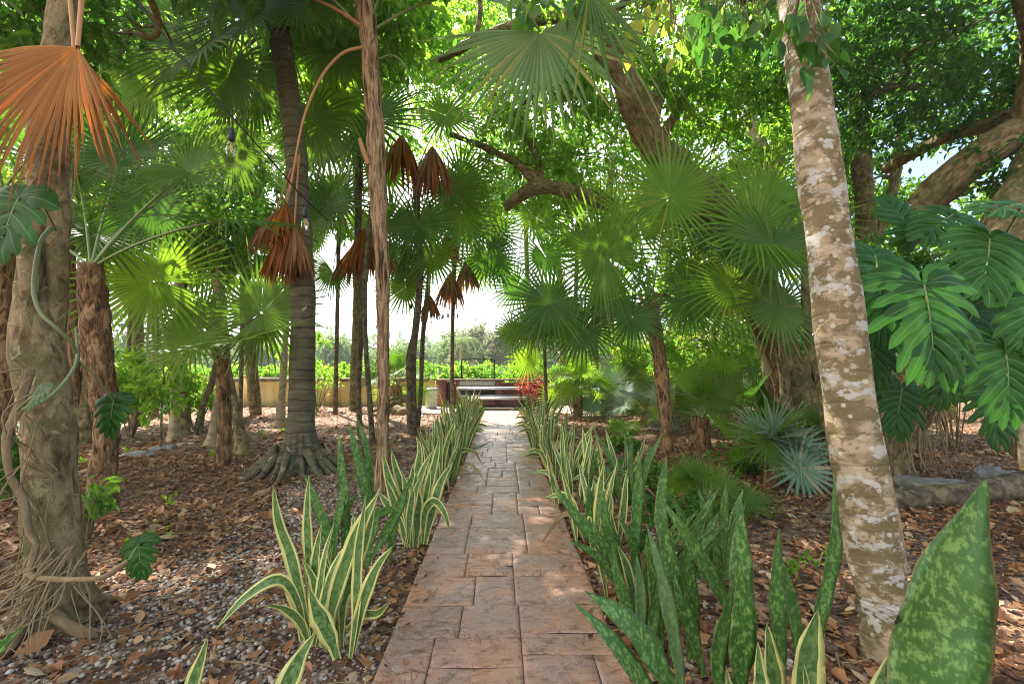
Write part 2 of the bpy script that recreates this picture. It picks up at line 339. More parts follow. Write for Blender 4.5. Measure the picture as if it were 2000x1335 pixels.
def plaster(name):
    n = N(name); oc = n.coord()
    col = n.ramp(n.noise(oc, 1.1, 7, .62, .4), [(.3, (.42, .27, .09)), (.5, (.60, .42, .16)), (.7, (.66, .52, .25))])
    c = n.n('ShaderNodeTexCoord'); s = n.n('ShaderNodeSeparateXYZ'); n.l(c.outputs['Object'], s.inputs[0])
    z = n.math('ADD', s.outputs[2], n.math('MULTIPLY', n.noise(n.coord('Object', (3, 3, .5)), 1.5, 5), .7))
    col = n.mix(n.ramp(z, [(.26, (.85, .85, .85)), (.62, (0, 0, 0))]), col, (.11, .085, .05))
    st = n.ramp(n.noise(n.coord('Object', (5, 5, .35)), 1.3, 5), [(.55, (0, 0, 0)), (.75, (.6, .6, .6))]); col = n.mix(st, col, (.13, .10, .06))
    return n.bsdf(col, .9, n.bump(n.noise(oc, 14, 5), .4, .02))
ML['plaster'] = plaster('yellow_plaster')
n = N('wall_cap_stained'); ML['cap'] = n.bsdf(n.ramp(n.noise(n.coord(), 4, 6), [(.35, (.09, .07, .05)), (.6, (.26, .18, .1)), (.8, (.4, .3, .17))]), .9)
n = N('red_brick'); br = n.n('ShaderNodeTexBrick'); br.inputs['Color1'].default_value = (.34, .10, .07, 1); br.inputs['Color2'].default_value = (.24, .07, .05, 1); br.inputs['Mortar'].default_value = (.38, .30, .26, 1)
br.inputs['Scale'].default_value = 1; br.inputs['Brick Width'].default_value = .22; br.inputs['Row Height'].default_value = .075; br.inputs['Mortar Size'].default_value = .008
xz = n.n('ShaderNodeTexCoord'); sp_ = n.n('ShaderNodeSeparateXYZ'); cb = n.n('ShaderNodeCombineXYZ'); n.l(xz.outputs['Object'], sp_.inputs[0]); n.l(n.math('ADD', sp_.outputs[0], sp_.outputs[1]), cb.inputs[0]); n.l(sp_.outputs[2], cb.inputs[1]); n.l(cb.outputs[0], br.inputs['Vector'])
ML['brick'] = n.bsdf(br.outputs['Color'], .85, n.bump(br.outputs['Fac'], -.4, .01))
n = N('brushed_aluminium'); ML['alu'] = n.bsdf(n.ramp(n.noise(n.coord('Object', (1, 8, 8)), 3, 5), [(.3, (.45, .48, .5)), (.7, (.66, .68, .7))]), .38, None, .6)
n = N('black_steel'); ML['steel'] = n.bsdf((.03, .03, .035), .45, None, .5)
n = N('pale_plastic'); ML['plastic'] = n.bsdf(n.mix(n.noise(n.coord(), 6, 5), (.60, .60, .56), (.74, .74, .70)), .5)
n = N('grey_plastic_lid'); ML['lid'] = n.bsdf((.34, .38, .38), .45)
n = N('cut_wood'); ML['wood'] = n.bsdf(n.ramp(n.noise(n.coord('Object', (2, 2, 9)), 4, 5), [(.3, (.30, .15, .07)), (.7, (.55, .33, .17))]), .8)
n = N('counter_slab'); ML['slab'] = n.bsdf(n.mix(n.noise(n.coord(), 9, 5), (.4, .38, .36), (.62, .6, .57)), .6)
n = N('near_black'); ML['near_black'] = n.bsdf((.03, .025, .022), .9)
n = N('grey_rock'); oc = n.coord(); ML['rock'] = n.bsdf(n.ramp(n.noise(oc, 5, 8, .65), [(.3, (.10, .095, .08)), (.5, (.22, .21, .19)), (.7, (.40, .385, .36))]), .9, n.bump(n.noise(oc, 12, 8, .7), .8, .04))
n = N('black_cable'); ML['cable'] = n.bsdf((.015, .015, .018), .5)
n = N('bulb_glass'); gl = n.n('ShaderNodeBsdfGlass'); gl.inputs['Roughness'].default_value = .02; gl.inputs['IOR'].default_value = 1.15; tr = n.n('ShaderNodeBsdfTransparent'); xm = n.n('ShaderNodeMixShader'); xm.inputs[0].default_value = .6
n.l(tr.outputs[0], xm.inputs[1]); n.l(gl.outputs[0], xm.inputs[2]); n.l(xm.outputs[0], n.o.inputs[0]); ML['glass'] = n.m
n = N('filament'); ML['filament'] = n.bsdf((.9, .45, .15), .3, None, .6)
# snake plants
def snake_mat(name, varieg, pale=0., yel=(.76, .70, .17)):
    n = N(name); uv = n.n('ShaderNodeUVMap'); sp = n.n('ShaderNodeSeparateXYZ'); n.l(uv.outputs[0], sp.inputs[0])
    oc = n.coord('UV', (1.2, 20, 1)); f = n.noise(oc, 1.5, 4, .6, .8)
    g0, g1 = ((.05, .13, .03), (.22, .33, .11)) if varieg else ((.04, .125, .018), (.20, .35, .08))
    g0 = tuple(a+(pale*.08) for a in g0)
    if varieg: col = n.ramp(f, [(.42, g0), (.62, g1)])
    else:
        sk = n.noise(n.coord('Object', (1, 1, .6)), 78, 4, .55, .3); f2 = n.math('ADD', n.math('MULTIPLY', f, .5), n.math('MULTIPLY', sk, .5))
        col = n.ramp(f2, [(.47, g0), (.52, tuple(a*.6+b*.3 for a, b in zip(g0, g1))), (.575, g1)])
    col = n.mix(n.math('MULTIPLY', n.attr(), .3), col, (.11, .22, .05))
    edge = n.math('ABSOLUTE', sp.outputs[0])
    if varieg:
        e = n.math('ADD', edge, n.math('MULTIPLY', n.noise(n.coord('UV', (0, 9, 1)), 1.0, 3), .22)); k = n.ramp(e, [(.70, (0, 0, 0)), (.74, (1, 1, 1))])
        col = n.mix(k, col, n.mix(n.noise(n.coord('UV', (3, 12, 1)), 1, 3), yel, (.80, .76, .34)))
        st = n.ramp(n.noise(n.coord('UV', (9, .8, 1)), 1.2, 3), [(.62, (0, 0, 0)), (.66, (1, 1, 1))]); col = n.mix(n.math('MULTIPLY', st, .5), col, (.28, .38, .13))
    else:
        k = n.ramp(edge, [(.93, (0, 0, 0)), (.97, (1, 1, 1))]); col = n.mix(n.math('MULTIPLY', k, .7), col, (.33, .20, .07))
    return n.bsdf(col, .42, n.bump(n.noise(n.coord('UV', (26, 6, 1)), 1, 3), .25, .003), 0, .45, n.mix(.5, col, (.3, .5, .1)), .18)
ML['sv'] = snake_mat('snake_leaf_yellow_edged', True); ML['sg'] = snake_mat('snake_leaf_mottled', False); ML['sp'] = snake_mat('snake_leaf_pale', False, .9)
n = N('snake_leaf_dry'); ML['sd'] = n.bsdf(n.ramp(n.noise(n.coord('UV', (3, 9, 1)), 2, 5), [(.35, (.16, .09, .04)), (.6, (.42, .30, .15))]), .7)
# lobed leaf
def lobed_mat():
    n = N('lobed_leaf'); uv = n.n('ShaderNodeUVMap'); sp = n.n('ShaderNodeSeparateXYZ'); n.l(uv.outputs[0], sp.inputs[0])
    col = n.ramp(n.noise(n.coord(), 5, 4), [(.3, (.013, .06, .008)), (.7, (.035, .105, .014))])
    e = n.math('ABSOLUTE', sp.outputs[0]); k = n.ramp(e, [(.04, (1, 1, 1)), (.10, (0, 0, 0))]); col = n.mix(n.math('MULTIPLY', k, .75), col, (.12, .24, .06))
    return n.bsdf(col, .45, n.bump(e, .3, .01), 0, .22, (.07, .24, .03), .28)
ML['lobed'] = lobed_mat()
n = N('vine_green'); ML['vine'] = n.bsdf(n.mix(n.noise(n.coord(), 8), (.13, .17, .07), (.25, .28, .13)), .6)
n = N('croton_leaf'); ML['croton'] = n.bsdf(n.ramp(n.attr(), [(0, (.12, .03, .04)), (.4, (.42, .035, .06)), (.7, (.42, .13, .03)), (1, (.12, .12, .03))]), .4, None, 0, .4, (.5, .08, .06), .25)
# ------------------------------------------------------------------ plant generators
UP = np.array((0., 0, 1))
def fan_mesh(c, d, nn, R, nseg=44, span=170, split=.37, droop=.25, rs=None, pleat=.26, cup=.10, wid=1.10, ragged=.06, curl=0., bell=0, fold=None):
    """palmate blade: pleated, fused near the hastula, free narrow tips that bend under their weight"""
    rs = rs or np.random.RandomState(1); m = M()
    y = nrm(d); z = nn-y*np.dot(nn, y); z = nrm(z); x = np.cross(y, z)
    an = np.radians(np.linspace(-span, span, nseg)) + rs.randn(nseg)*radians(.3); fold_ = rs.uniform(-.05, .45) if fold is None else fold
    dl = radians(2*span/nseg)/2*wid
    L0 = R*(.80+.20*np.cos(an/2)); L = L0*(1+ragged*rs.randn(nseg))
    ts = np.array([0.02, .14, .28, split, .56, .68, .79, .89, .96, 1.0]); K = len(ts)
    e = np.sin(an)[:, None]*x+np.cos(an)[:, None]*y+z*(cup+fold_*np.abs(np.sin(an)))[:, None]
    e = nrm(e); g = np.array((0, 0, -1.)); bx = None
    if bell:                                    # collapsed frond: segments hang all round like a closed umbrella
        ph = np.linspace(0, 2*pi, nseg, endpoint=False)+rs.randn(nseg)*.1; hx = nrm(np.array((1., .2, 0))); hy = np.array((-.2, 1., 0))
        rad_ = np.cos(ph)[:, None]*hx+np.sin(ph)[:, None]*hy*.7; bx = -np.sin(ph)[:, None]*hx+np.cos(ph)[:, None]*hy
        e = nrm(rad_*(bell*(.7+.5*rs.rand(nseg)))[:, None]+nrm(d)*.75); L = R*(.8+.3*rs.rand(nseg)); L0 = L; dl = .075
    pos = np.zeros((nseg, K, 3)); dirs = np.zeros((nseg, K, 3)); cur = np.repeat(np.asarray(c, float)[None], nseg, 0)
    dvar = .4*rs.randn(nseg); sw = rs.randn(nseg, 3)*.10*(1+curl*3)
    tp = 0
    for k, t in enumerate(ts):
        uu = max(0, t-split)/(1-split); bend = (droop*(1+dvar*uu))[:, None]*(t**1.8)*g+sw*(max(0, t-split)**1.3)*2+z*(-curl*t)
        dd = nrm(e+bend); seglen = L0*(t-tp) if t <= split+1e-6 else (L-L0*split)*(t-tp)/(1-split); cur = cur+dd*seglen[:, None]; tp = t
        pos[:, k] = cur; dirs[:, k] = dd
    side = np.cos(an)[:, None]*x-np.sin(an)[:, None]*y if bx is None else bx
    side = nrm(side[:, None, :]-dirs*np.sum(side[:, None, :]*dirs, -1, keepdims=True)); up = np.cross(side, dirs)*1.0
    w0 = np.tan(dl)
    u = np.clip((ts-split)/(1-split), 0, 1)
    wv = np.where(ts <= split, ts, split*(1-u)**.82*(1+.10*u))*w0
    W = L0[:, None]*wv[None]
    W = W[..., None]
    fold = pleat*(1+1.2*u)[None, :, None]
    l = pos-side*W-up*W*fold*.5; r = pos+side*W-up*W*fold*.5; mid = pos+up*W*fold*.5
    V = np.stack([l, mid, r], 2)  # nseg,K,3,3
    i = np.arange(nseg)[:, None]*(K*3); k = np.arange(K-1)[None]*3; b = (i+k).ravel()
    F = np.concatenate([np.stack([b, b+1, b+4, b+3], 1), np.stack([b+1, b+2, b+5, b+4], 1)])
    UV = np.zeros((nseg, K, 3, 2)); UV[..., 0] = np.array([-1, 0, 1]); UV[..., 1] = ts[None, :, None]
    rr = np.repeat(rs.rand(nseg), K-1)
    m.add(V.reshape(-1, 3), F, UV.reshape(-1, 2), np.concatenate([rr, rr])); return m
def petiole_mesh(a, b, c, r0, r1, seg=6):
    m = M(); t = np.linspace(0, 1, 7)[:, None]; p = (1-t)**2*a+2*t*(1-t)*b+t*t*c
    tube(m, p, np.linspace(r0, r1, 7), seg, .12); return m
def frond(parent, base, ctrl, c, R, facing=None, roll=0., matn='frond', pm=None, pr=.011, d=None, label=None, **kw):
    """one palm frond: blade (named frond) with its petiole as sub-part; c = hastula"""
    base, ctrl, c = [np.asarray(v, float) for v in (base, ctrl, c)]
    if d is None: d = nrm(c-ctrl)
    nn = facing if facing is not None else UP
    if abs(np.dot(nrm(nn), d)) > .93: nn = nn+np.array((0.3, -.6, .2))
    y = nrm(d); z = nrm(nn-y*np.dot(nn, y)); x = np.cross(y, z); z = z*cos(roll)+x*sin(roll)
    dead = matn.startswith('dead')
    o = fan_mesh(c, d, z, R, **kw).build('dead_frond' if dead else 'frond', ML[matn], parent, smooth=False, label=label)
    petiole_mesh(base, ctrl, c, pr*1.4, pr, 6 if np.linalg.norm(c) > 7 else 8).build('petiole', pm or ML['petiole_dry' if dead else 'petiole'], o)
    return o
def crown(parent, top, n, Lp, R, seed, emin=-25, emax=75, mats=('frond', 'frond_dark'), ndead=0, nseg=38, az0=None, tf=.35, deadmat='dead_brown', droop=.3, camface=.0, azr=None, sag=.25):
    rs = np.random.RandomState(seed); top = np.asarray(top, float); a = rs.rand()*6.28 if az0 is None else az0
    for i in range(n+ndead):
        dead = i >= n
        a += 2.39996+rs.randn()*.25
        az = a if azr is None else azr[0]+(azr[1]-azr[0])*((a/6.283) % 1)
        f = i/max(1, n-1); el = radians(emax+(emin-emax)*f+rs.randn()*7)
        if dead: el = radians(-68+rs.randn()*9); 
        L = Lp*(.8+.35*rs.rand())*(.55 if dead else (1-.25*max(0, 1-2*f)))
        dv = np.array((cos(el)*cos(az), cos(el)*sin(az), sin(el)))
        if dead:
            ctrl = top+np.array((cos(az), sin(az), .15))*L*.45; c = top+np.array((cos(az)*.6, sin(az)*.6, -.55))*L
            d = nrm(c-ctrl+np.array((0, 0, -.6*L)))
            frond(parent, top, ctrl, c, R*(.75+.2*rs.rand()), facing=np.array((cos(az), sin(az), .3)), matn=deadmat, d=d, nseg=max(22, nseg-10), split=.5, droop=.9, rs=rs, curl=.15, pleat=.7, bell=.42)
            continue
        s = sag*L*(1.1-abs(sin(el))); ctrl = top+dv*L*.6+UP*.04; c = top+dv*L-UP*s
        d = nrm(c-ctrl+np.array((0, 0, -.10*L))); nn = UP*(.9)+np.array((0, -camface, 0))+rs.randn(3)*.18
        mt = mats[0] if rs.rand() < .6 else mats[-1]
        frond(parent, top+rs.randn(3)*.03, ctrl, c, R*(.85+.25*rs.rand()), facing=nn, matn=mt, d=d, nseg=nseg, split=.30+.12*rs.rand(), droop=droop*(.6+.8*rs.rand()), rs=rs, roll=rs.randn()*.15)
def palm(label, pts, wpx, n, Lp, R, seed, bk='bark_grey', name='fan_palm', flare=None, rough=.006, nsl=0, seg=18, cr=True, group=None, sl=(.16, .011, .028), ws=.76, **kw):
    """pts: (px,py,d) from base to top; wpx: trunk widths in photo pixels"""
    W = [P(*p) for p in pts]; base = W[0].copy(); base[2] = terrain(base[0], base[1])-.04; W[0] = base
    t = thing(name, label, 'palm tree', base, group); m = M()
    rad = [ws*wp/2/F_PX*p[2] for wp, p in zip(wpx, pts)]
    near = pts[0][2] < 8
    p, r = tube(m, W, rad, seg, .05 if near else .14, rough, 9, flare, seed=seed, lump=.05, lf=2.5)
    if nsl: slivers(m, p, r, nsl, sl[0], sl[1], sl[2], np.random.RandomState(seed))
    m.build('trunk', ML[bk], t)
    if cr: crown(t, W[-1], n, Lp, R, seed+50, **kw)
    return t, W
def leafcloud(m, cen, rad, n, ls, rs, per=22, spread=.22, droop=.3, shell=.45, mi=0, flat=.6, rndo=0.):
    """leaves on many twigs spread through an ellipsoid; each leaf two folded quads"""
    cen = np.asarray(cen, float); rad = np.asarray(rad, float); k = max(1, n//per)
    u = nrm(rs.randn(k, 3))*(shell+(1-shell)*rs.rand(k, 1)**.5)
    u = u*(1+.35*fbm(u*1.7+cen*.37, 2))[:, None]
    tw = cen+u*rad; n = k*per; tdir = nrm(nrm(u)*1.0+rs.randn(k, 3)*.5+np.array((0, 0, -droop)))
    tw = np.repeat(tw, per, 0); td = np.repeat(tdir, per, 0); tr = np.repeat(rs.rand(k), per)
    b = tw+td*(rs.rand(n, 1)-.5)*spread*2+rs.randn(n, 3)*spread*.38
    d = nrm(td*.7+rs.randn(n, 3)*.75+np.array((0, 0, -droop)))
    nn = rs.randn(n, 3)*(1-flat)+UP*flat; s = nrm(np.cross(d, nn)); nn = np.cross(s, d)
    L = (ls*(.6+.8*rs.rand(n)))[:, None]; W = L*(.20+.07*rs.rand(n, 1))
    V = np.stack([b, b+d*L*.35+s*W+nn*W*.45, b+d*L*.72+s*W*.72+nn*W*.25, b+d*L-nn*L*.12, b+d*L*.72-s*W*.72+nn*W*.25, b+d*L*.35-s*W+nn*W*.45], 1)
    a = np.arange(n)*6; F = np.concatenate([np.stack([a, a+1, a+2, a+3], 1), np.stack([a, a+3, a+4, a+5], 1)])
    r = np.clip(tr*.55+rs.rand(n)*.45+rndo, 0, 1); m.add(V.reshape(-1, 3), F, None, np.concatenate([r, r]), mi)
def leafy_tree(name, label, cat, trunks, blobs, ls, matn, seed, bk='bark_tree', group=None, limbs=True, seg=16, per=22, spread=.22, base=None, branches=(), flare=None, droop=.3, shell=.4, twigr=.014, rough=.012, nsl=0, lump=.12, limb_n=6, limb_from=None):
    """trunks: [([(px,py,d)..],[widths px])]; blobs: ('s',px,py,d,rxpx,rypx,depth_m,count) or ('w',x,y,z,rx,ry,rz,count)"""
    rs = np.random.RandomState(seed)
    W0 = P(*trunks[0][0][0]) if trunks else np.zeros(3)
    if base is None: base = np.array((W0[0], W0[1], 0.))
    t = thing(name, label, cat, base, group); tm = M(); allp = []
    for ti, (pts, wd) in enumerate(trunks):
        W = [P(*p) for p in pts]
        if ti == 0 and abs(W[0][2]) < .6: W[0][2] = -.05
        p, r = tube(tm, W, [a/2/F_PX*q[2] for a, q in zip(wd, pts)], seg if ti == 0 else 12, .10, rough, 7, flare if ti == 0 else None, seed=seed+ti, lump=lump, lf=1.6); allp.append((p, r))
        if nsl and ti == 0: slivers(tm, p, r, nsl, .2, .014, .06, rs)
    if trunks: tm.build('trunk', ML[bk], t)
    for pts, wd in branches:
        b = M(); p, r = tube(b, [P(*q) for q in pts], [a/2/F_PX*q[2] for a, q in zip(wd, pts)], 12, .10, rough, 7, seed=seed+7, lump=lump, lf=1.8); allp.append((p, r)); b.build('branch', ML[bk], t)
    B = []
    for b in blobs:
        if b[0] == 's':
            c = P(b[1], b[2], b[3]); B.append((c, np.array((b[4]/F_PX*b[3], b[6], b[5]/F_PX*b[3])), b[7]))
        else: B.append((np.array(b[1:4], float), np.array(b[4:7], float), b[7]))
    if limbs and allp:
        lm = M(); ap = np.vstack([p[len(p)//3:] for p, r in allp]); ar = np.concatenate([r[len(p)//3:] for p, r in allp])
        for c, rad, cnt in B:
            i = np.argmin(np.linalg.norm(ap-c, axis=1)+2.0*np.maximum(0, ap[:, 2]-c[2])); a = ap[i]; L = np.linalg.norm(c-a)
            r0 = min(ar[i]*.6, .02+L*.02)
            mid = (a+c)/2+rs.randn(3)*L*.10+UP*L*.06
            p, r = tube(lm, [a, (a+mid)/2+rs.randn(3)*L*.05, mid, c], [r0, r0*.85, r0*.65, r0*.35], 8, .2, .004, 6, lump=.1)
            for k in range(limb_n):
                q = c+nrm(rs.randn(3))*rad*(.55+.4*rs.rand()); j = rs.randint(len(p)//3, len(p)); L2 = np.linalg.norm(q-p[j])
                tube(lm, [p[j], (p[j]+q)/2+rs.randn(3)*L2*.12, q], [max(twigr, r0*.35), twigr, twigr*.4], 5, .3)
        lm.build('limbs', ML[bk], t)
    cm = M()
    for c, rad, cnt in B: leafcloud(cm, c, rad, int(cnt), ls, rs, per, spread, droop, shell)
    cm.build('crown', ML[matn], t, smooth=False); return t
def snake_leaf(parent, pts, w, facing=None, matn='sv', rs=random, twist=.5, prof=0, thick=.0035, rnd=None, label=None):
    """one sword-shaped leaf: a closed channelled blade along pts, width w (m)"""
    p, _ = catmull(pts, np.zeros(len(pts)), .035 if np.linalg.norm(np.asarray(pts[0])) < 4 else .08)
    k = len(p); t = np.linspace(0, 1, k); T = nrm(np.gradient(p, axis=0))
    f = np.array((0, -1., .1)) if facing is None else np.asarray(facing, float)
    f = f-T*np.sum(f*T, -1, keepdims=True); f = nrm(f); s = np.cross(T, f)
    ph = twist*(t-.4); f2 = f*np.cos(ph)[:, None]+s*np.sin(ph)[:, None]; s2 = np.cross(T, f2)
    sm = np.clip(t/(.5 if prof == 0 else .62), 0, 1); sm = sm*sm*(3-2*sm)
    tp = np.clip((t-.5)/.5, 0, 1)
    W = w/2*((.42 if prof == 0 else .34)+(.58 if prof == 0 else .66)*sm)*(1-tp**(2.3 if prof == 0 else 2.0)); W = W*(1+.05*np.sin(t*19+twist*9)); W = np.maximum(W, w*.004)
    us = np.array([-1, -.6, 0, .6, 1, .55, -.55]); top = np.array([1, 1, 1, 1, 1, 0, 0])
    cup = .42*(1-.5*t)
    off = (us**2)[None]*cup[:, None]*W[:, None]-(1-top)[None]*np.minimum(thick*2, W*.3)[:, None]
    wav = (np.abs(us)**3*np.sign(us))[None]*np.sin(t*23+twist*20)[:, None]*W[:, None]*.10
    V = p[:, None]+s2[:, None]*(us[None]*W[:, None])[..., None]+f2[:, None]*(off+wav)[..., None]
    n7 = 7; i = np.arange(k-1)[:, None]*n7; j = np.arange(n7)[None]; jn = (j+1) % n7
    F = np.stack([i+j, i+jn, i+n7+jn, i+n7+j], -1).reshape(-1, 4)
    L = np.linalg.norm(np.diff(p, axis=0), axis=1).sum(); UV = np.zeros((k, n7, 2)); UV[..., 0] = us; UV[..., 1] = t[:, None]*L/.9+twist
    m = M(); m.add(V.reshape(-1, 3), F, UV.reshape(-1, 2), rs.random() if rnd is None else rnd)
    return m.build('leaf', ML[matn], parent, label=label)
def snake_plant(label, base, n, h, spread, wd, seed, matn='sv', extra=(), group='snake plants lining the path', lean=(0, 0)):
    rs = random.Random(seed); base = np.array(base, float); base[2] = float(terrain(base[0], base[1]))
    t = thing('snake_plant', label, 'snake plant', base, group)
    for i in range(n):
        a = rs.random()*6.28; q = spread*(rs.random()**.6); b = base+np.array((cos(a)*q, sin(a)*q, -.02))
        H = h*(.5+.6*rs.random()); o = H*(.08+.42*rs.random()**1.3); a2 = a+rs.gauss(0, .5)
        tip = b+np.array((cos(a2)*o+lean[0]*H, sin(a2)*o+lean[1]*H, H)); mid = b*.5+tip*.5+np.array((-cos(a2)*o*.2, -sin(a2)*o*.2, 0))+np.array((rs.gauss(0, .02), rs.gauss(0, .02), 0))
        if rs.random() < .18: tip = b+np.array((cos(a2)*H*.6, sin(a2)*H*.6, H*.45)); mid = b+np.array((cos(a2)*H*.25, sin(a2)*H*.25, H*.5))
        fa = rs.random()*6.28
        if rs.random() < .07:
            snake_leaf(t, [b, b+np.array((cos(a2)*H*.3, sin(a2)*H*.3, H*.38)), b+np.array((cos(a2)*H*.62, sin(a2)*H*.62, .05))], wd*.6, (cos(fa)*.8, -1, .5), 'sd', rs, rs.gauss(0, 1.2), label='dried tan leaf bent to the ground'); continue
        snake_leaf(t, [b, mid, tip], wd*(.75+.5*rs.random()), (cos(fa)*.8, -1+sin(fa)*.6, .1), matn if not (matn == 'sv' and rs.random() < .08) else 'sg', rs, rs.gauss(0, .9))
    return t
WK = .68
def sleaf(t, px, w, matn='sv', tw=.3, facing=None, prof=0, seed=0, label=None):
    """hand-placed leaf: list of (px,py,d); width in photo pixels at mean depth"""
    pts = [P(*q) for q in px]; d = sum(q[2] for q in px)/len(px); rs = random.Random(seed+int(px[0][0])+int(px[-1][1])); w = w*WK
    pts[0][2] = max(pts[0][2], -.05) if px[0][1] < 1335 else pts[0][2]
    return snake_leaf(t, pts, w/F_PX*d, facing, matn, rs, tw, prof, label=label)
def lobed_leaf(parent, c, d, nn, Ln, nl=7, wide=1.1, droop=.25, seed=0, matn='lobed', name='leaf', pet=None, split=.52, pr=.008):
    """broad heart-shaped leaf cut halfway to the midrib into finger lobes; c = where the stalk joins"""
    rs = np.random.RandomState(seed); m = M(); y = nrm(np.asarray(d, float)); z = np.asarray(nn, float); z = nrm(z-y*np.dot(z, y)); x = np.cross(y, z)
    c = np.asarray(c, float)
    def mid(s): return c+y*Ln*s*.86-z*(.10*Ln*s*s)-UP*droop*Ln*s*s*.35
    for sd in (-1, 1):
        for i in range(nl+3):
            s = (i-3+.5)/nl
            if s < 0: s0 = 0.; ang = radians((142, 122, 104)[i]); ln = Ln*(.46, .58, .64)[i]*wide; hw = Ln*.5/nl*.98
            else: s0 = (i-3+.5)/nl; ang = radians(92-66*s**.9); ln = Ln*wide*(.64*math.sqrt(max(0, 1-(s*.93)**2))+.02); hw = Ln*.43/nl*1.12
            ln *= 1+.07*rs.randn(); b0 = mid(s0); K = 12; tt = np.linspace(0, 1, K); a = ang-radians(24+6*rs.randn())*tt
            dirs = np.cos(a)[:, None]*y+np.sin(a)[:, None]*x*sd; p = b0+np.concatenate([[np.zeros(3)], np.cumsum(dirs[1:]*(ln/(K-1)), 0)])
            p = p-z*(.09*ln*tt**2)[:, None]-UP*(droop*ln*tt**2*.8)[:, None]+z*(.05*ln*np.sin(tt*pi))[:, None]+z*(.02*ln*np.sin(tt*7+rs.rand()*6))[:, None]
            sdv = nrm(np.cross(dirs, z)); u = np.clip((tt-split)/(1-split), 0, 1); grow = 1+(.75 if s < 0 else .30)*np.clip(tt/split, 0, 1)
            W = hw*grow*np.where(tt < split, 1, (1-u**2.4)*(1-.30*np.sin(np.clip(u*1.6, 0, 1)*pi)))
            if s < 0: W = W*np.clip(.15+tt*3.2, 0, 1)
            pl = p+sdv*W[:, None]-z*(.12*W)[:, None]; pq = p-sdv*W[:, None]-z*(.12*W)[:, None]; pm = p+z*(.10*W)[:, None]
            V = np.stack([pl, pm, pq], 1).reshape(-1, 3)+z*rs.randn()*.0015; b = np.arange(K-1)*3
            F = np.concatenate([np.stack([b, b+1, b+4, b+3], 1), np.stack([b+1, b+2, b+5, b+4], 1)])
            UV = np.zeros((K, 3, 2)); UV[:, 0, 0] = -1; UV[:, 2, 0] = 1; UV[..., 1] = tt[:, None]; m.add(V, F, UV.reshape(-1, 2), rs.rand())
    o = m.build(name, ML[matn], parent); q = M()
    tube(q, np.array([mid(s)+z*.004 for s in np.linspace(0, 1, 9)]), np.linspace(.007, .0015, 9)*Ln/.5, 6, .05); q.build('midrib', ML['petiole'], o)
    if pet is not None:
        q = M(); tube(q, [np.asarray(pet[0], float)]+[np.asarray(a, float) for a in pet[1:]]+[c], [pr*1.3]+[pr]*len(pet), 7, .06); q.build('petiole', ML['petiole'], o)
    return o
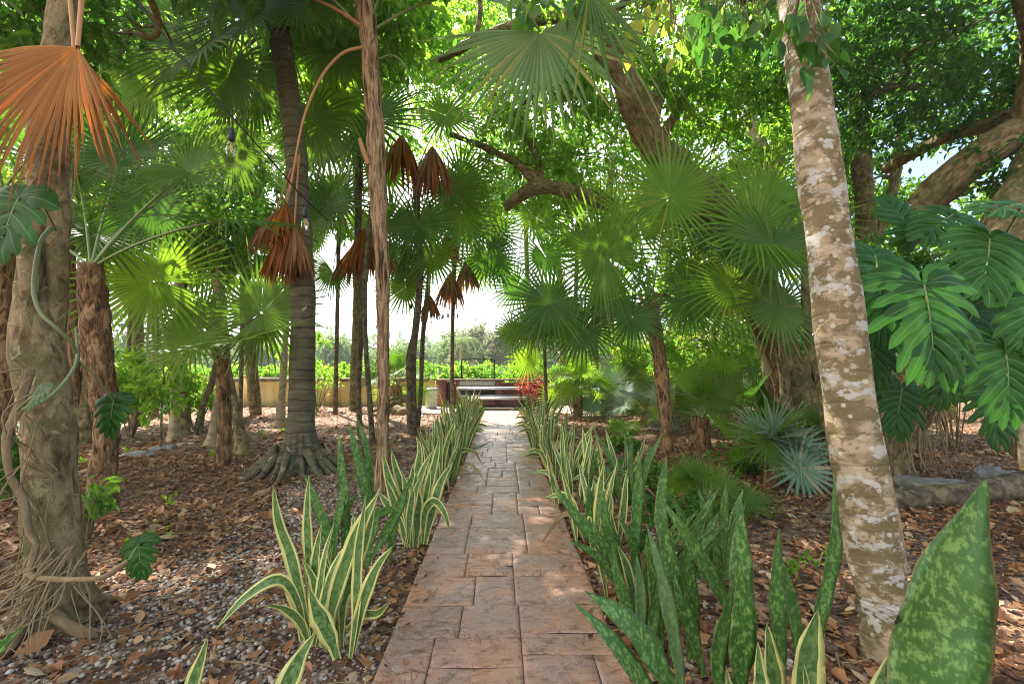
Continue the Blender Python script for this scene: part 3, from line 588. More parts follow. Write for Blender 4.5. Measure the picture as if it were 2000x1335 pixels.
# ------------------------------------------------------------------ setting: ground, path, patio
def make_ground():
    m = M(); xs = np.concatenate([[-900, -300, -100, -40, -25], np.arange(-16, 16.01, .2), [25, 40, 100, 300, 900]]); ys = np.concatenate([[-300, -60, -20], np.arange(-4, 21, .2), [30, 60, 150, 400, 1500]])
    X, Y = np.meshgrid(xs, ys); Z = terrain(X, Y); inn = (np.abs(X) <= 16)*(Y > -4)*(Y < 19); Z = Z*inn
    V = np.stack([X, Y, Z], -1).reshape(-1, 3); nx = len(xs); i = (np.arange(len(ys)-1)[:, None]*nx+np.arange(nx-1)[None]).ravel()
    m.add(V, np.stack([i, i+1, i+nx+1, i+nx], 1)); kind(m.build('ground', ML['ground']), 'structure')
make_ground()
PW = .59
def make_path():
    m = M(); box(m, (0, 7.2, .0), (PW*2-.006, 15.6, .07), 1)       # joint bed, top 10 mm below the stones
    rs = random.Random(21); tiles = []
    def split(x0, y0, x1, y1, dep=0):
        w_, h_ = x1-x0, y1-y0
        if (w_*h_ < .20 and rs.random() < .7) or w_*h_ < .10 or dep > 4: tiles.append((x0, y0, x1, y1)); return
        if w_ > h_*1.15: c = x0+w_*rs.choice((.38, .5, .62)); split(x0, y0, c, y1, dep+1); split(c, y0, x1, y1, dep+1)
        else: c = y0+h_*rs.choice((.4, .5, .6)); split(x0, y0, x1, c, dep+1); split(x0, c, x1, y1, dep+1)
    first = [(-.59, 2.02, -.35, 2.52), (-.35, 2.02, .10, 2.28), (-.35, 2.28, .10, 2.52), (.10, 2.02, .45, 2.37), (.45, 2.02, .59, 2.37), (.10, 2.37, .59, 2.56), (-.59, 2.52, -.23, 2.86), (-.23, 2.52, .10, 2.86), (.10, 2.56, .59, 2.86)]
    tiles += first; split(-.59, -.6, .0, .7); split(0, -.6, .59, .7); split(-.59, .7, .59, 2.02)
    y = 2.86
    while y < 14.9:
        h_ = rs.choice((.62, .78, .95)); c = rs.choice((-.1, .08, .2)); y2 = min(y+h_, 15.0)
        if 15-y2 < .3: y2 = 15.0
        split(-.59, y, c, y2); split(c, y, .59, y2); y = y2
    for (x0, y0, x1, y1) in tiles:
        g = .0025; x0 += g; x1 -= g; y0 += g; y1 -= g
        if x1-x0 < .03 or y1-y0 < .03: continue
        st = .03 if y0 < 7 else .08
        nx = max(4, int((x1-x0)/st)+2); ny = max(4, int((y1-y0)/st)+2)
        ax = np.concatenate([[x0, x0+.006], np.linspace(x0+.02, x1-.02, nx-2), [x1-.006, x1]]); ay = np.concatenate([[y0, y0+.006], np.linspace(y0+.02, y1-.02, ny-2), [y1-.006, y1]])
        X, Y = np.meshgrid(ax, ay); off = rs.random()*40
        H = .0045*fbm(np.stack([X*5+off, Y*11+off, X*0], -1), 3)
        cr_ = np.abs(fbm(np.stack([X*2.3+off+Y*1.4, Y*2.3-off, X*0+off], -1), 2)); H = H-.004*np.exp(-(cr_/.035)**2)
        E = np.minimum(np.minimum(X-x0, x1-X), np.minimum(Y-y0, y1-Y)); H = H-.006*np.exp(-(E/.004)**1.0)
        V = np.stack([X+.0012*np.sin(Y*9), Y+.0012*np.sin(X*11), .045+H], -1).reshape(-1, 3); n_ = len(ax); i = (np.arange(len(ay)-1)[:, None]*n_+np.arange(n_-1)[None]).ravel()
        m.add(V, np.stack([i, i+1, i+n_+1, i+n_], 1), None, rs.random(), 0)
    kind(m.build('path', [ML['path'], ML['joint']]), 'structure')
make_path()
m = M(); Vp = [(-3.35, 15.0, .048), (3.2, 15.0, .048), (4.6, 18.9, .048), (-3.6, 18.9, .048)]
Vb = [(x, y, -.1) for x, y, z in Vp]; m.add(Vp+Vb, [[0, 1, 2, 3], [0, 4, 5, 1], [1, 5, 6, 2], [3, 2, 6, 7], [0, 3, 7, 4]]); kind(m.build('patio', ML['patio'], smooth=False), 'structure')
# ------------------------------------------------------------------ litter, pebbles
def on_hard(x, y, mg=0.0): return ((np.abs(x) < PW+mg) & (y < 15)) | ((np.abs(x) < 3.4) & (y >= 15-mg))
def litter(n, seed, ylo, yhi, smin, smax, name, lab):
    rs = np.random.RandomState(seed); y = ylo+(yhi-ylo)*rs.rand(n)**.75; x = (rs.rand(n)*2-1)*(1.2+y*1.25)
    dens = .5+.5*fbm(np.stack([x*.7, y*.7, x*0], -1), 2); k = (~on_hard(x, y, -.01)) & (rs.rand(n) < .35+dens) & (y < 18.5)
    k &= ~((rs.rand(n) < .6) & (gravel_w(x, y) > .5)); 
    x, y = x[k], y[k]; n = len(x); z = terrain(x, y)+.008+.03*rs.rand(n)**2
    a = rs.rand(n)*6.28; tl = rs.randn(n)*.35; L = smin+(smax-smin)*rs.rand(n)**1.7; d = np.stack([np.cos(a)*np.cos(tl), np.sin(a)*np.cos(tl), np.sin(tl)], 1)
    nn = nrm(UP+rs.randn(n, 3)*.35); s = nrm(np.cross(d, nn)); nn = np.cross(s, d); W = (L*(.18+.16*rs.rand(n)))[:, None]; cu = (rs.randn(n)*.45)[:, None]; L = L[:, None]
    b = np.stack([x, y, z], 1)-d*L*.5
    V = np.stack([b, b+d*L*.33+s*W+nn*W*cu, b+d*L*.7+s*W*.75+nn*W*cu, b+d*L+nn*L*.15*cu, b+d*L*.7-s*W*.75+nn*W*cu, b+d*L*.33-s*W+nn*W*cu], 1)
    V[..., 2] = np.maximum(V[..., 2], terrain(x, y)[:, None]+.003)
    q = np.arange(n)*6; F = np.concatenate([np.stack([q, q+1, q+2, q+3], 1), np.stack([q, q+3, q+4, q+5], 1)]); r = np.clip(rs.rand(n)**.8-.001, 0, 1); r = np.where(rs.rand(n) < .985, r*.97, r)
    m = M(); m.add(V.reshape(-1, 3), F, None, np.concatenate([r, r])); kind(m.build(name, ML['litter'], smooth=False), 'stuff', lab)
def gravel_w(x, y):
    f = fbm(np.stack([x*.9, y*.9, x*0+5], -1), 3)*.5
    return np.clip((np.where(x < 0, 1.15-np.abs(x+1.35)/1.1, .55-np.abs(x-1.3)/.75)+f)*np.clip((8.5-y)/3, 0, 1)*1.2, 0, 1)
litter(80000, 11, .9, 8, .025, .10, 'leaf_litter', 'dry brown and orange leaves covering the soil near the path')
litter(34000, 12, 7, 18.6, .06, .16, 'leaf_litter', 'dry leaves strewn over the far soil before the wall')
litter(1500, 13, 1.1, 10, .11, .19, 'leaf_litter', 'larger whole dead leaves lying on top of the litter')
def spill():
    rs = np.random.RandomState(31); n = 230; y = 1.6+12*rs.rand(n)**1.3; x = np.sign(rs.randn(n))*(PW-.17*rs.rand(n)**2.2); m = M(); a = rs.rand(n)*6.28; L = (.02+.05*rs.rand(n))[:, None]
    d = np.stack([np.cos(a), np.sin(a), .1*rs.randn(n)], 1); s = np.stack([-np.sin(a), np.cos(a), .1*rs.randn(n)], 1); b = np.stack([x, y, np.full(n, .052)], 1)
    V = np.stack([b-d*L*.5, b+s*L*.22+UP*.006, b+d*L*.5+UP*.004, b-s*L*.2+UP*.004], 1).reshape(-1, 3); m.add(V, np.arange(n*4).reshape(-1, 4), None, rs.rand(n)*.9)
    kind(m.build('leaf_litter', ML['litter'], smooth=False), 'stuff', 'small dry leaves spilled along the edges of the path')
spill()
def twigs():
    rs = np.random.RandomState(32); m = M()
    for k in range(420):
        y = 1.6+10*rs.rand()**1.2; x = rs.choice((-1, 1))*(.75+rs.rand()*(1+y*.9)); a = rs.rand()*6.28; L = .08+.3*rs.rand()**2; z = float(terrain(x, y))+.03
        p = np.array((x, y, z)); d = np.array((cos(a), sin(a), .08*rs.randn())); tube(m, [p, p+d*L*.5+rs.randn(3)*L*.06*np.array((1, 1, .3)), p+d*L], [.0035+.004*rs.rand(), .003, .0015], 5, .08)
    kind(m.build('fallen_twigs', ML['root']), 'stuff', 'thin dry twigs scattered over the leaf litter')
twigs()
def pebbles(n, seed):
    rs = np.random.RandomState(seed); y = 1.0+7*rs.rand(n)**1.1; x = (rs.rand(n)*2-1)*3.6; k = (rs.rand(n) < gravel_w(x, y)) & ~on_hard(x, y, .02); x, y = x[k], y[k]; n = len(x)
    t = (1+5**.5)/2; iv = nrm(np.array([[-1, t, 0], [1, t, 0], [-1, -t, 0], [1, -t, 0], [0, -1, t], [0, 1, t], [0, -1, -t], [0, 1, -t], [t, 0, -1], [t, 0, 1], [-t, 0, -1], [-t, 0, 1]], float))
    fc = np.array([[0, 11, 5], [0, 5, 1], [0, 1, 7], [0, 7, 10], [0, 10, 11], [1, 5, 9], [5, 11, 4], [11, 10, 2], [10, 7, 6], [7, 1, 8], [3, 9, 4], [3, 4, 2], [3, 2, 6], [3, 6, 8], [3, 8, 9], [4, 9, 5], [2, 4, 11], [6, 2, 10], [8, 6, 7], [9, 8, 1]])
    r = .005+.010*rs.rand(n)**1.5; V = iv[None]*(1+.25*rs.randn(n, 12, 1))*r[:, None, None]*np.stack([1+.5*rs.rand(n), 1+.3*rs.rand(n), .6+.2*rs.rand(n)], 1)[:, None]
    a = rs.rand(n)*6.28; ca, sa = np.cos(a)[:, None], np.sin(a)[:, None]; V = np.stack([V[..., 0]*ca-V[..., 1]*sa, V[..., 0]*sa+V[..., 1]*ca, V[..., 2]], -1)
    V += np.stack([x, y, terrain(x, y)+r*.4], 1)[:, None]; F = (np.arange(n)[:, None, None]*12+fc[None]).reshape(-1, 3)
    m = M(); m.add(V.reshape(-1, 3), F, None, np.repeat(rs.rand(n), 20)); kind(m.build('gravel', ML['pebble'], smooth=True), 'stuff', 'pale grey pebbles spread among the dry leaves')
pebbles(78000, 5)
# ------------------------------------------------------------------ boundary wall and hedge
YW = 19.0
def wall(x0, x1, lab, pil):
    t = thing('garden_wall', lab, 'wall', ((x0+x1)/2, YW, 0)); m = M()
    xs = np.arange(x0, x1+.01, .25); zs = np.array([-.1, .0, .3, .6, .9, 1.02]); X, Z = np.meshgrid(xs, zs); Yf = YW-.1+.012*fbm(np.stack([X, Z, X*0], -1), 3)
    V = np.stack([X, Yf, Z], -1).reshape(-1, 3); n_ = len(xs); i = (np.arange(len(zs)-1)[:, None]*n_+np.arange(n_-1)[None]).ravel(); m.add(V, np.stack([i, i+1, i+n_+1, i+n_], 1))
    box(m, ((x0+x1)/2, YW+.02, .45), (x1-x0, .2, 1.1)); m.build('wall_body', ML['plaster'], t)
    c = M(); tube(c, [(x, YW-.02, 1.05+.012*sin(x*3.1)) for x in np.arange(x0, x1+.1, .8)], [.1]*len(np.arange(x0, x1+.1, .8)), 10, .3, .015, 4, ov=1.6); c.build('coping', ML['cap'], t)
    for x in pil:
        q = M(); box(q, (x, YW-.03, .55), (.36, .36, 1.28)); box(q, (x, YW-.03, 1.215), (.44, .44, .07)); q.build('pillar', ML['plaster'], t)
wall(-19, -2.75, 'long low ochre plaster wall with dark stains, left of the brick counter', [-14, -10.2, -6.9])
wall(2.0, 17, 'low ochre plaster wall with short pillars, right of the brick counter', [2.35, 4.9, 8.2])
def hedge(x0, x1, lab, seed, z=1.55, dens=900):
    rs = np.random.RandomState(seed); m = M(); t = thing('hedge', lab, 'hedge', ((x0+x1)/2, 20.6, 0))
    for x in np.arange(x0, x1, .7): leafcloud(m, (x, 20.5+.3*rs.randn(), .95), (.6, .8, .68+.12*rs.randn()), dens, .17, rs, 14, .14, .1, .5)
    m.build('foliage', ML['bright'], t, smooth=False); s = M()
    for x in np.arange(x0, x1, .5): tube(s, [(x, 20.5, 0), (x+.1*rs.randn(), 20.4, .5), (x+.2*rs.randn(), 20.5, 1.1)], [.03, .022, .01], 5, .3)
    s.build('stems', ML['bark_tree'], t)
hedge(-17, -8.2, 'bright green clipped hedge behind the wall at far left', 1)
hedge(-8, -1.6, 'bright green hedge behind the ochre wall between the palms and the bin', 2)
hedge(-1.4, 3.0, 'bright green hedge directly behind the brick counter', 3)
hedge(5.6, 12.5, 'sunlit hedge behind the wall on the right', 4)
# ------------------------------------------------------------------ things on the patio
def brick_counter():
    t = thing('brick_counter', 'red brick barbecue counter with dark openings at the end of the path', 'brick counter', (-.35, 18.4, .05)); x0, x1 = -2.55, 1.85
    for x, wd in ((x0+.17, .34), (x0+.85, .2), (-.15, .24), (x1-.15, .3)):
        m = M(); box(m, (x, 18.35, .54), (wd, .7, .98)); m.build('pier', ML['brick'], t)
    m = M(); box(m, ((x0+x1)/2, 18.62, .5), (x1-x0-.01, .14, .9)); m.build('back_wall', ML['brick'], t)
    m = M(); box(m, ((x0+x1)/2, 18.3, 1.06), (x1-x0+.1, .84, .07)); m.build('countertop', ML['cap'], t)
    m = M(); box(m, (-.95, 18.1, .52), (1.3, .35, .5)); m.build('firebox', ML['near_black'], t)  # plain near-black block filling the opening between two piers
brick_counter()
m = M(); box(m, (-.98, 18.0, .93), (1.35, .1, .15)); 
for k in range(12): box(m, (-1.6+k*.113, 17.975, .845), (.05, .05, .05))
o = m.build('pale_slab', ML['slab'], loc=(-.98, 18.0, .9), smooth=False); tag(o, 'pale grey slab set across the opening of the brick counter', 'slab')
t = thing('grill_frame', 'black steel frame with a cross bar standing on the brick counter', 'grill frame', (-.97, 18.4, 1.095))
for x in (-1.62, -.32):
    m = M(); box(m, (x, 18.4, 1.095+.4), (.05, .05, .80)); m.build('upright', ML['steel'], t)
m = M(); box(m, (-.97, 18.4, 1.875), (1.25, .05, .05)); m.build('top_bar', ML['steel'], t)
m = M(); box(m, (-.97, 18.4, 1.62), (1.25, .03, .03)); m.build('cross_bar', ML['alu'], t)
def table():
    t = thing('picnic_table', 'grey aluminium picnic table with attached benches before the brick counter', 'picnic table', (-.2, 17.1, .05))
    for y, z, x0, x1, nm, wd in ((17.1, .79, -1.65, 1.15, 'tabletop', .74), (16.35, .46, -1.2, 1.08, 'bench', .28), (17.8, .46, -1.65, 1.15, 'bench', .28)):
        m = M(); nb = 3 if nm == 'tabletop' else 1
        for k in range(nb): box(m, ((x0+x1)/2, y+(k-(nb-1)/2)*wd/nb, z), (x1-x0, wd/nb-.01, .045))
        box(m, ((x0+x1)/2, y-wd/2+.012, z-.02), (x1-x0+.02, .02, .08)); m.build(nm, ML['alu'], t)
    for x in (-1.2, .72):
        m = M()
        tube(m, [(x, 16.3, .44), (x, 16.42, .15), (x, 16.55, .07), (x, 17.1, .07), (x, 17.6, .07), (x, 17.75, .15), (x, 17.85, .44)], [.025]*7, 8, .06)
        for y in (16.85, 17.35): tube(m, [(x, y, .08), (x, y, .4), (x, y, .77)], [.022]*3, 8, .1)
        tube(m, [(x, 16.3, .42), (x, 17.1, .42), (x, 17.85, .42)], [.02]*3, 8, .1); m.build('leg_frame', ML['steel'], t)
table()
g = G(842, 799)
def trash():
    t = thing('trash_bin', 'pale plastic rubbish bin with a grey lid at the patio edge', 'trash bin', (g[0], g[1], .05)); m = M()
    th = np.linspace(0, 2*pi, 25); 
    def lathe(mm, prof, sx=1): 
        V = np.array([[g[0]+r*cos(a), g[1]+r*sin(a), z+.05] for r, z in prof for a in th]); i = (np.arange(len(prof)-1)[:, None]*25+np.arange(24)[None]).ravel(); mm.add(V, np.stack([i, i+1, i+26, i+25], 1))
    lathe(m, [(0, 0), (.2, 0), (.205, .02), (.235, .62), (.25, .64), (.25, .67), (.2, .67)]); m.build('body', ML['plastic'], t)
    m = M(); lathe(m, [(.255, .66), (.262, .67), (.262, .70), (.24, .725), (.14, .74), (0, .745)]); m.build('lid', ML['lid'], t)
trash()
def log(a, b, r, lab):
    a = np.array(a, float); b = np.array(b, float); m = M(); tube(m, [a, (a+b)/2+np.array((0, 0, .015)), b], [r, r*.97, r*.92], 14, .08, .012, 8, lump=.08, mat=0)
    for e, dv in ((a, nrm(a-b)), (b, nrm(b-a))):
        x = nrm(np.cross(dv, UP)); y = np.cross(dv, x); th = np.linspace(0, 2*pi, 15)[:-1]; V = [e+dv*.004]+[e+dv*.002+(x*cos(q)+y*sin(q))*r*.99 for q in th]; m.add(V, [[0, k+1, (k+1) % 14+1] for k in range(14)], None, .5, 1)
    o = m.build('log', [ML['bark_tree'], ML['wood']], loc=(a+b)/2, smooth=True); tag(o, lab, 'log', 'cut logs piled beside the bin'); return o
log(P(752, 802, 15.4), P(800, 806, 15.2), .13, 'short log lying lowest in the pile'); log(P(757, 792, 15.6), P(792, 781, 15.9), .09, 'log leaning on the pile, in the middle')
log(P(757, 781, 16.2), P(803, 772, 16.3), .085, 'long log on top of the pile'); log(P(797, 803, 15.9), P(798, 775, 16.1), .07, 'upright log end at the right of the pile')
log(P(774, 800, 15.1), P(786, 808, 14.8), .17, 'thick block of cut wood in front of the pile'); log(P(722, 806, 16.0), P(756, 796, 16.3), .09, 'thin log at the left of the pile')
# ------------------------------------------------------------------ palms
def hf(t, b, c, Rpx, d, face=(0, -1, .35), arc=.15, matn='frond', **kw):
    """hand-placed frond: b = petiole base (px,py,dist) or world point, c = hastula (px,py,dist), d = world direction of the blade axis"""
    b = P(*b) if isinstance(b, tuple) else np.asarray(b); cc = P(*c); ctrl = (b+cc)/2+UP*np.linalg.norm(cc-b)*arc
    kw.setdefault('rs', np.random.RandomState(int(abs(c[0]*7+c[1])) % 9999))
    return frond(t, b, ctrl, cc, (1.0 if (matn.startswith('dead') or matn == 'frond_pale') else 1.12)*Rpx/F_PX*c[2], facing=np.array(face, float), matn=matn, d=nrm(np.array(d, float)), **kw)
# great grey palm with buttressed foot, left of centre
t4, W4 = palm('tall grey ringed palm with a buttressed foot left of the path', [(585, 905, 6.5), (587, 850, 6.5), (590, 740, 6.5), (592, 600, 6.5), (585, 420, 6.5), (572, 240, 6.5), (552, 110, 6.5), (540, 30, 6.5)], [76, 58, 55, 52, 47, 46, 44, 60], 0, 1, 1, 41, name='palm_tree', flare=(.8, 1.0, 13), seg=72, rough=.008, cr=False, ws=.88)
top = W4[-1]
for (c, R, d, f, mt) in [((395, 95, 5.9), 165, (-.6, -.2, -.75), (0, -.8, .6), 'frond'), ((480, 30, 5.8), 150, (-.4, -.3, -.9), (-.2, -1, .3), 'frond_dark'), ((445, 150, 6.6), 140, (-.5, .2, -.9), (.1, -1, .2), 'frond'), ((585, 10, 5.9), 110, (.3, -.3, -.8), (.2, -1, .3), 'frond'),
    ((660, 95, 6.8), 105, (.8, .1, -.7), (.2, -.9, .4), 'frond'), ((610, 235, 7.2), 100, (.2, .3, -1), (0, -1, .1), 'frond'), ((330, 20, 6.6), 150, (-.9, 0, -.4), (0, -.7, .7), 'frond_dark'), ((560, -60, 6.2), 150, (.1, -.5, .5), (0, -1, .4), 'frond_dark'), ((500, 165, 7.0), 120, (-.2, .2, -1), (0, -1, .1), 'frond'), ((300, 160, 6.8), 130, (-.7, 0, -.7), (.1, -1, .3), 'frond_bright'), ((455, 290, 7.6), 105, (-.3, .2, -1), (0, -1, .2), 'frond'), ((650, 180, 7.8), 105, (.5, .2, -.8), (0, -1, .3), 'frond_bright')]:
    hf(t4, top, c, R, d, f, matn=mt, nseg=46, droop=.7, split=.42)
m = M()
rsr = np.random.RandomState(4)
for k in range(26):
    a = rsr.rand()*6.28; b = W4[0]+np.array((cos(a)*.3, sin(a)*.3, .28+.1*rsr.rand())); e = W4[0]+np.array((cos(a+.2)*(.62+.25*rsr.rand()), sin(a+.2)*(.62+.25*rsr.rand()), .0)); mid = (b*.42+e*.58)+np.array((0, 0, -.06))
    tube(m, [b, mid, e], [.05, .035, .012], 8, .05, .006, 14)
m.build('root_buttress', ML['bark_grey'], t4)
# peeling tan palm
t5, W5 = palm('slender palm with torn peeling tan bark just left of the path', [(745, 965, 5.5), (747, 850, 5.5), (749, 700, 5.5), (746, 520, 5.5), (738, 380, 5.5), (733, 250, 5.5), (724, 120, 5.5), (712, 0, 5.5), (708, -70, 5.5)], [34, 29, 27, 34, 40, 40, 42, 48, 55], 0, 1, 1, 51, bk='bark_peel', name='palm_tree', seg=28, rough=.014, nsl=420, cr=False, sl=(.16, .011, .022), ws=.82)
m = M(); tube(m, [P(720, 320, 5.45), P(710, 295, 5.4), P(702, 270, 5.35)], [.032, .03, .024], 10, .05, .004); m.build('cut_leaf_base', ML['petiole_dry'], t5)
tp5 = P(714, 70, 5.5)
for (c, R, d, f, mt, kw) in [((570, 330, 5.2), 100, (-.1, 0, -1), (0, -1, .2), 'dead', dict(span=60, droop=1.6)), ((575, -60, 5.0), 180, (-.6, -.2, -.4), (0, -.7, .7), 'frond', {}), ((900, -10, 5.4), 170, (.9, .1, -.2), (0, -.6, .8), 'frond', {}), ((640, -150, 5.6), 180, (-.3, .2, .5), (0, -1, .3), 'frond', {}), ((800, -130, 5.2), 180, (.4, -.2, .5), (0, -1, .3), 'frond_bright', {})]:
    if mt == 'dead': continue
    hf(t5, tp5, c, R, d, f, matn=mt, nseg=44, pr=.014, **kw)
def petiole_only(t, pts, r0, r1, m_): 
    m = M(); tube(m, [P(*p) for p in pts], np.linspace(r0, r1, len(pts)), 8, .05); return m.build('dry_petiole', ML[m_], t)
petiole_only(t5, [(708, 92, 5.45), (668, 105, 5.4), (628, 150, 5.3), (595, 225, 5.2), (575, 320, 5.1), (566, 372, 5.1)], .021, .008, 'petiole_dry')
petiole_only(t5, [(716, 60, 5.5), (690, 40, 5.4), (650, 15, 5.3), (600, -8, 5.2)], .03, .014, 'petiole_dry')
petiole_only(t5, [(735, 118, 5.5), (765, 108, 5.4), (792, 130, 5.3), (815, 190, 5.2), (826, 260, 5.2)], .012, .006, 'petiole')
# hanging dead fronds around the middle palms
def midpalm(label, pts, w_, fr, seed, bk='bark_dark', **kw):
    t, W = palm(label, pts, w_, 0, 1, 1, seed, bk=bk, name='palm_tree', cr=False, **kw); top = W[-1]
    for (c, R, d, f, mt, k2) in fr:
        k3 = dict(nseg=36); 
        if mt.startswith('dead'): k3.update(split=.5, droop=.9, curl=.15, wid=1., pleat=.7, nseg=46, bell=.42); k2 = {a_: b_ for a_, b_ in k2.items() if a_ not in ('span', 'split')}; R = R*1.25
        k3.update(k2); hf(t, top, c, R, d, f, matn=mt, **k3)
    return t
DN = (0, -.1, -1)
midpalm('thin grey palm left of the peeling palm with orange dead fronds midway', [(703, 835, 9.8), (701, 760, 9.8), (705, 640, 9.8), (708, 540, 9.8), (700, 430, 9.8), (704, 250, 9.8)], [14, 12, 14, 18, 18, 20], [
    ((722, 238, 9.0), 140, (.1, -.3, -.7), (0, -1, .3), 'frond_dark', dict(nseg=46, droop=.4)), ((640, 280, 9.6), 110, (-.7, 0, -.6), (0, -1, .4), 'frond', {}), ((655, 385, 9.8), 85, (-.5, -.1, -.9), (0, -1, .2), 'frond_dark', {}), ((750, 330, 10.2), 80, (.7, 0, -.8), (0, -1, .2), 'frond', {}), ((650, 530, 9.9), 62, (-.2, 0, -1), (0, -.9, .5), 'frond_dark', dict(span=130)),
    ((712, 445, 9.6), 78, DN, (.3, -1, .2), 'dead', {}), ((695, 475, 9.9), 72, (-.3, 0, -1), (-.3, -1, .1), 'dead_brown', {}), ((730, 455, 9.5), 75, (.2, -.2, -1), (.2, -1, 0), 'dead', {})], 61)
midpalm('thin leaning palm stem right behind the peeling palm', [(728, 868, 8.9), (722, 780, 8.9), (716, 700, 9), (712, 600, 9.1), (716, 500, 9.2), (728, 400, 9.3)], [15, 13, 13, 13, 14, 16], [((690, 250, 9.6), 95, (-.4, .2, -.7), (0, -1, .4), 'frond', {}), ((600, 440, 9.0), 80, (-.8, -.2, -.6), (0, -1, .3), 'frond', {}), ((640, 395, 9.3), 75, (-.5, 0, -1), (0, -1, .2), 'frond_dark', {})], 62)
midpalm('dark thin palm trunk bending right at its foot, with a swollen lower stem', [(806, 850, 10.2), (804, 780, 10.2), (803, 700, 10.2), (812, 640, 10.2), (820, 540, 10.2), (816, 430, 10.2), (812, 340, 10.2)], [34, 24, 26, 18, 17, 15, 20], [
    ((785, 262, 9.9), 92, (0, -.2, -1), (0, -1, .2), 'dead', dict(split=.5)), ((845, 285, 9.9), 90, (.05, -.2, -1), (.2, -1, .1), 'dead_brown', dict(span=90, split=.5)), ((815, 440, 9.9), 95, (-.1, -.3, -1), (0, -1, .2), 'frond_dark', dict(nseg=42)), ((868, 225, 10.1), 85, (.8, 0, -.3), (0, -1, .6), 'frond', {}), ((765, 425, 10.4), 75, (-.6, 0, -.9), (0, -1, .2), 'frond_dark', {}), ((880, 370, 10.4), 80, (.7, 0, -.7), (0, -1, .3), 'frond', {}), ((780, 500, 10.6), 72, (-.2, 0, -1), (0, -1, .1), 'frond_dark', {}), ((845, 500, 10.2), 70, (.3, 0, -1), (0, -1, .1), 'frond', {}), ((792, 560, 10.4), 62, (0, 0, -1), (0, -1, .1), 'frond', {})], 63)
midpalm('slimmer palm leaning beside the dark bent palm', [(815, 845, 10.6), (822, 760, 10.7), (826, 660, 10.8), (836, 560, 11), (842, 470, 11), (838, 400, 11)], [12, 11, 12, 13, 13, 15], [
    ((840, 575, 10.9), 46, DN, (0, -1, .2), 'dead_brown', {}), ((872, 455, 10.8), 56, (.1, 0, -1), (0, -1, .2), 'dead_brown', {}), ((900, 415, 10.7), 85, (.5, -.1, -.8), (0, -1, .3), 'frond', {}), ((900, 345, 11.1), 80, (.6, .1, -.5), (0, -1, .4), 'frond_dark', {}), ((800, 520, 10.9), 62, (-.3, 0, -1), (0, -1, .2), 'frond_dark', {})], 64)
midpalm('slender dark palm close behind the yellow edged plants left of the table', [(884, 815, 14.5), (883, 720, 14.5), (884, 640, 14.5), (886, 560, 14.5), (890, 470, 14.5)], [11, 10, 10, 11, 15], [
    ((880, 530, 14.2), 64, DN, (0, -1, .1), 'dead_brown', {}), ((908, 510, 14.4), 55, (.2, 0, -1), (0, -1, .1), 'dead_brown', {}), ((905, 440, 14.1), 80, (.2, 0, -.8), (0, -1, .3), 'frond_dark', {}), ((945, 430, 14.3), 78, (.6, 0, -.7), (0, -1, .3), 'frond', {}), ((955, 500, 14.3), 72, (.3, 0, -1), (0, -1, .2), 'frond_dark', {}), ((925, 375, 14.6), 72, (.4, 0, .1), (0, -1, .4), 'frond', {}), ((850, 430, 14.5), 68, (-.5, 0, -.8), (0, -1, .3), 'frond_dark', {}), ((968, 455, 14.8), 64, (.8, 0, -.6), (0, -1, .3), 'frond_dark', {}), ((930, 520, 14.9), 60, (.2, .1, -1), (0, -1, .2), 'frond', {}), ((975, 520, 14.8), 50, (.5, 0, -1), (0, -1, .2), 'frond_dark', {})], 65)
midpalm('pale slim palm trunk behind the red leaved plant at the path end', [(1034, 800, 16.5), (1032, 700, 16.5), (1031, 600, 16.5), (1028, 480, 16.5), (1026, 400, 16.5)], [15, 14, 13, 12, 14], [
    ((1010, 560, 16.2), 60, (-.5, 0, -.8), (0, -1, .3), 'frond_dark', {}), ((1040, 420, 16.2), 75, (.4, 0, -.6), (0, -1, .3), 'frond', {}), ((985, 380, 16.4), 75, (-.5, 0, -.4), (0, -1, .4), 'frond_dark', {}), ((1065, 500, 16.3), 70, (.6, 0, -.9), (0, -1, .2), 'frond_dark', {}), ((1085, 350, 16.5), 72, (.6, 0, .1), (0, -1, .4), 'frond', {}), ((1020, 330, 16.6), 75, (0, 0, 1), (0, -1, .4), 'frond', {})], 66, bk='bark_pale')
midpalm('thin dark palm standing among the plants just right of the path end', [(1068, 822, 13), (1066, 760, 13), (1064, 700, 13), (1062, 650, 13)], [10, 9, 9, 12], [
    ((1040, 640, 12.7), 62, (-.6, 0, -.6), (0, -1, .3), 'frond', {}), ((1005, 648, 13.2), 48, (-.8, 0, -.5), (0, -1, .3), 'frond_dark', {}), ((1070, 630, 12.6), 66, (.1, -.2, -1), (0, -1, .3), 'frond_dark', {}), ((1100, 640, 12.9), 62, (.7, 0, -.7), (0, -1, .3), 'frond', {}), ((1078, 600, 13.3), 60, (.2, .1, .6), (0, -1, .4), 'frond', {}), ((1030, 700, 13.3), 46, (-.4, 0, -1), (0, -1, .3), 'frond_bright', {})], 67)
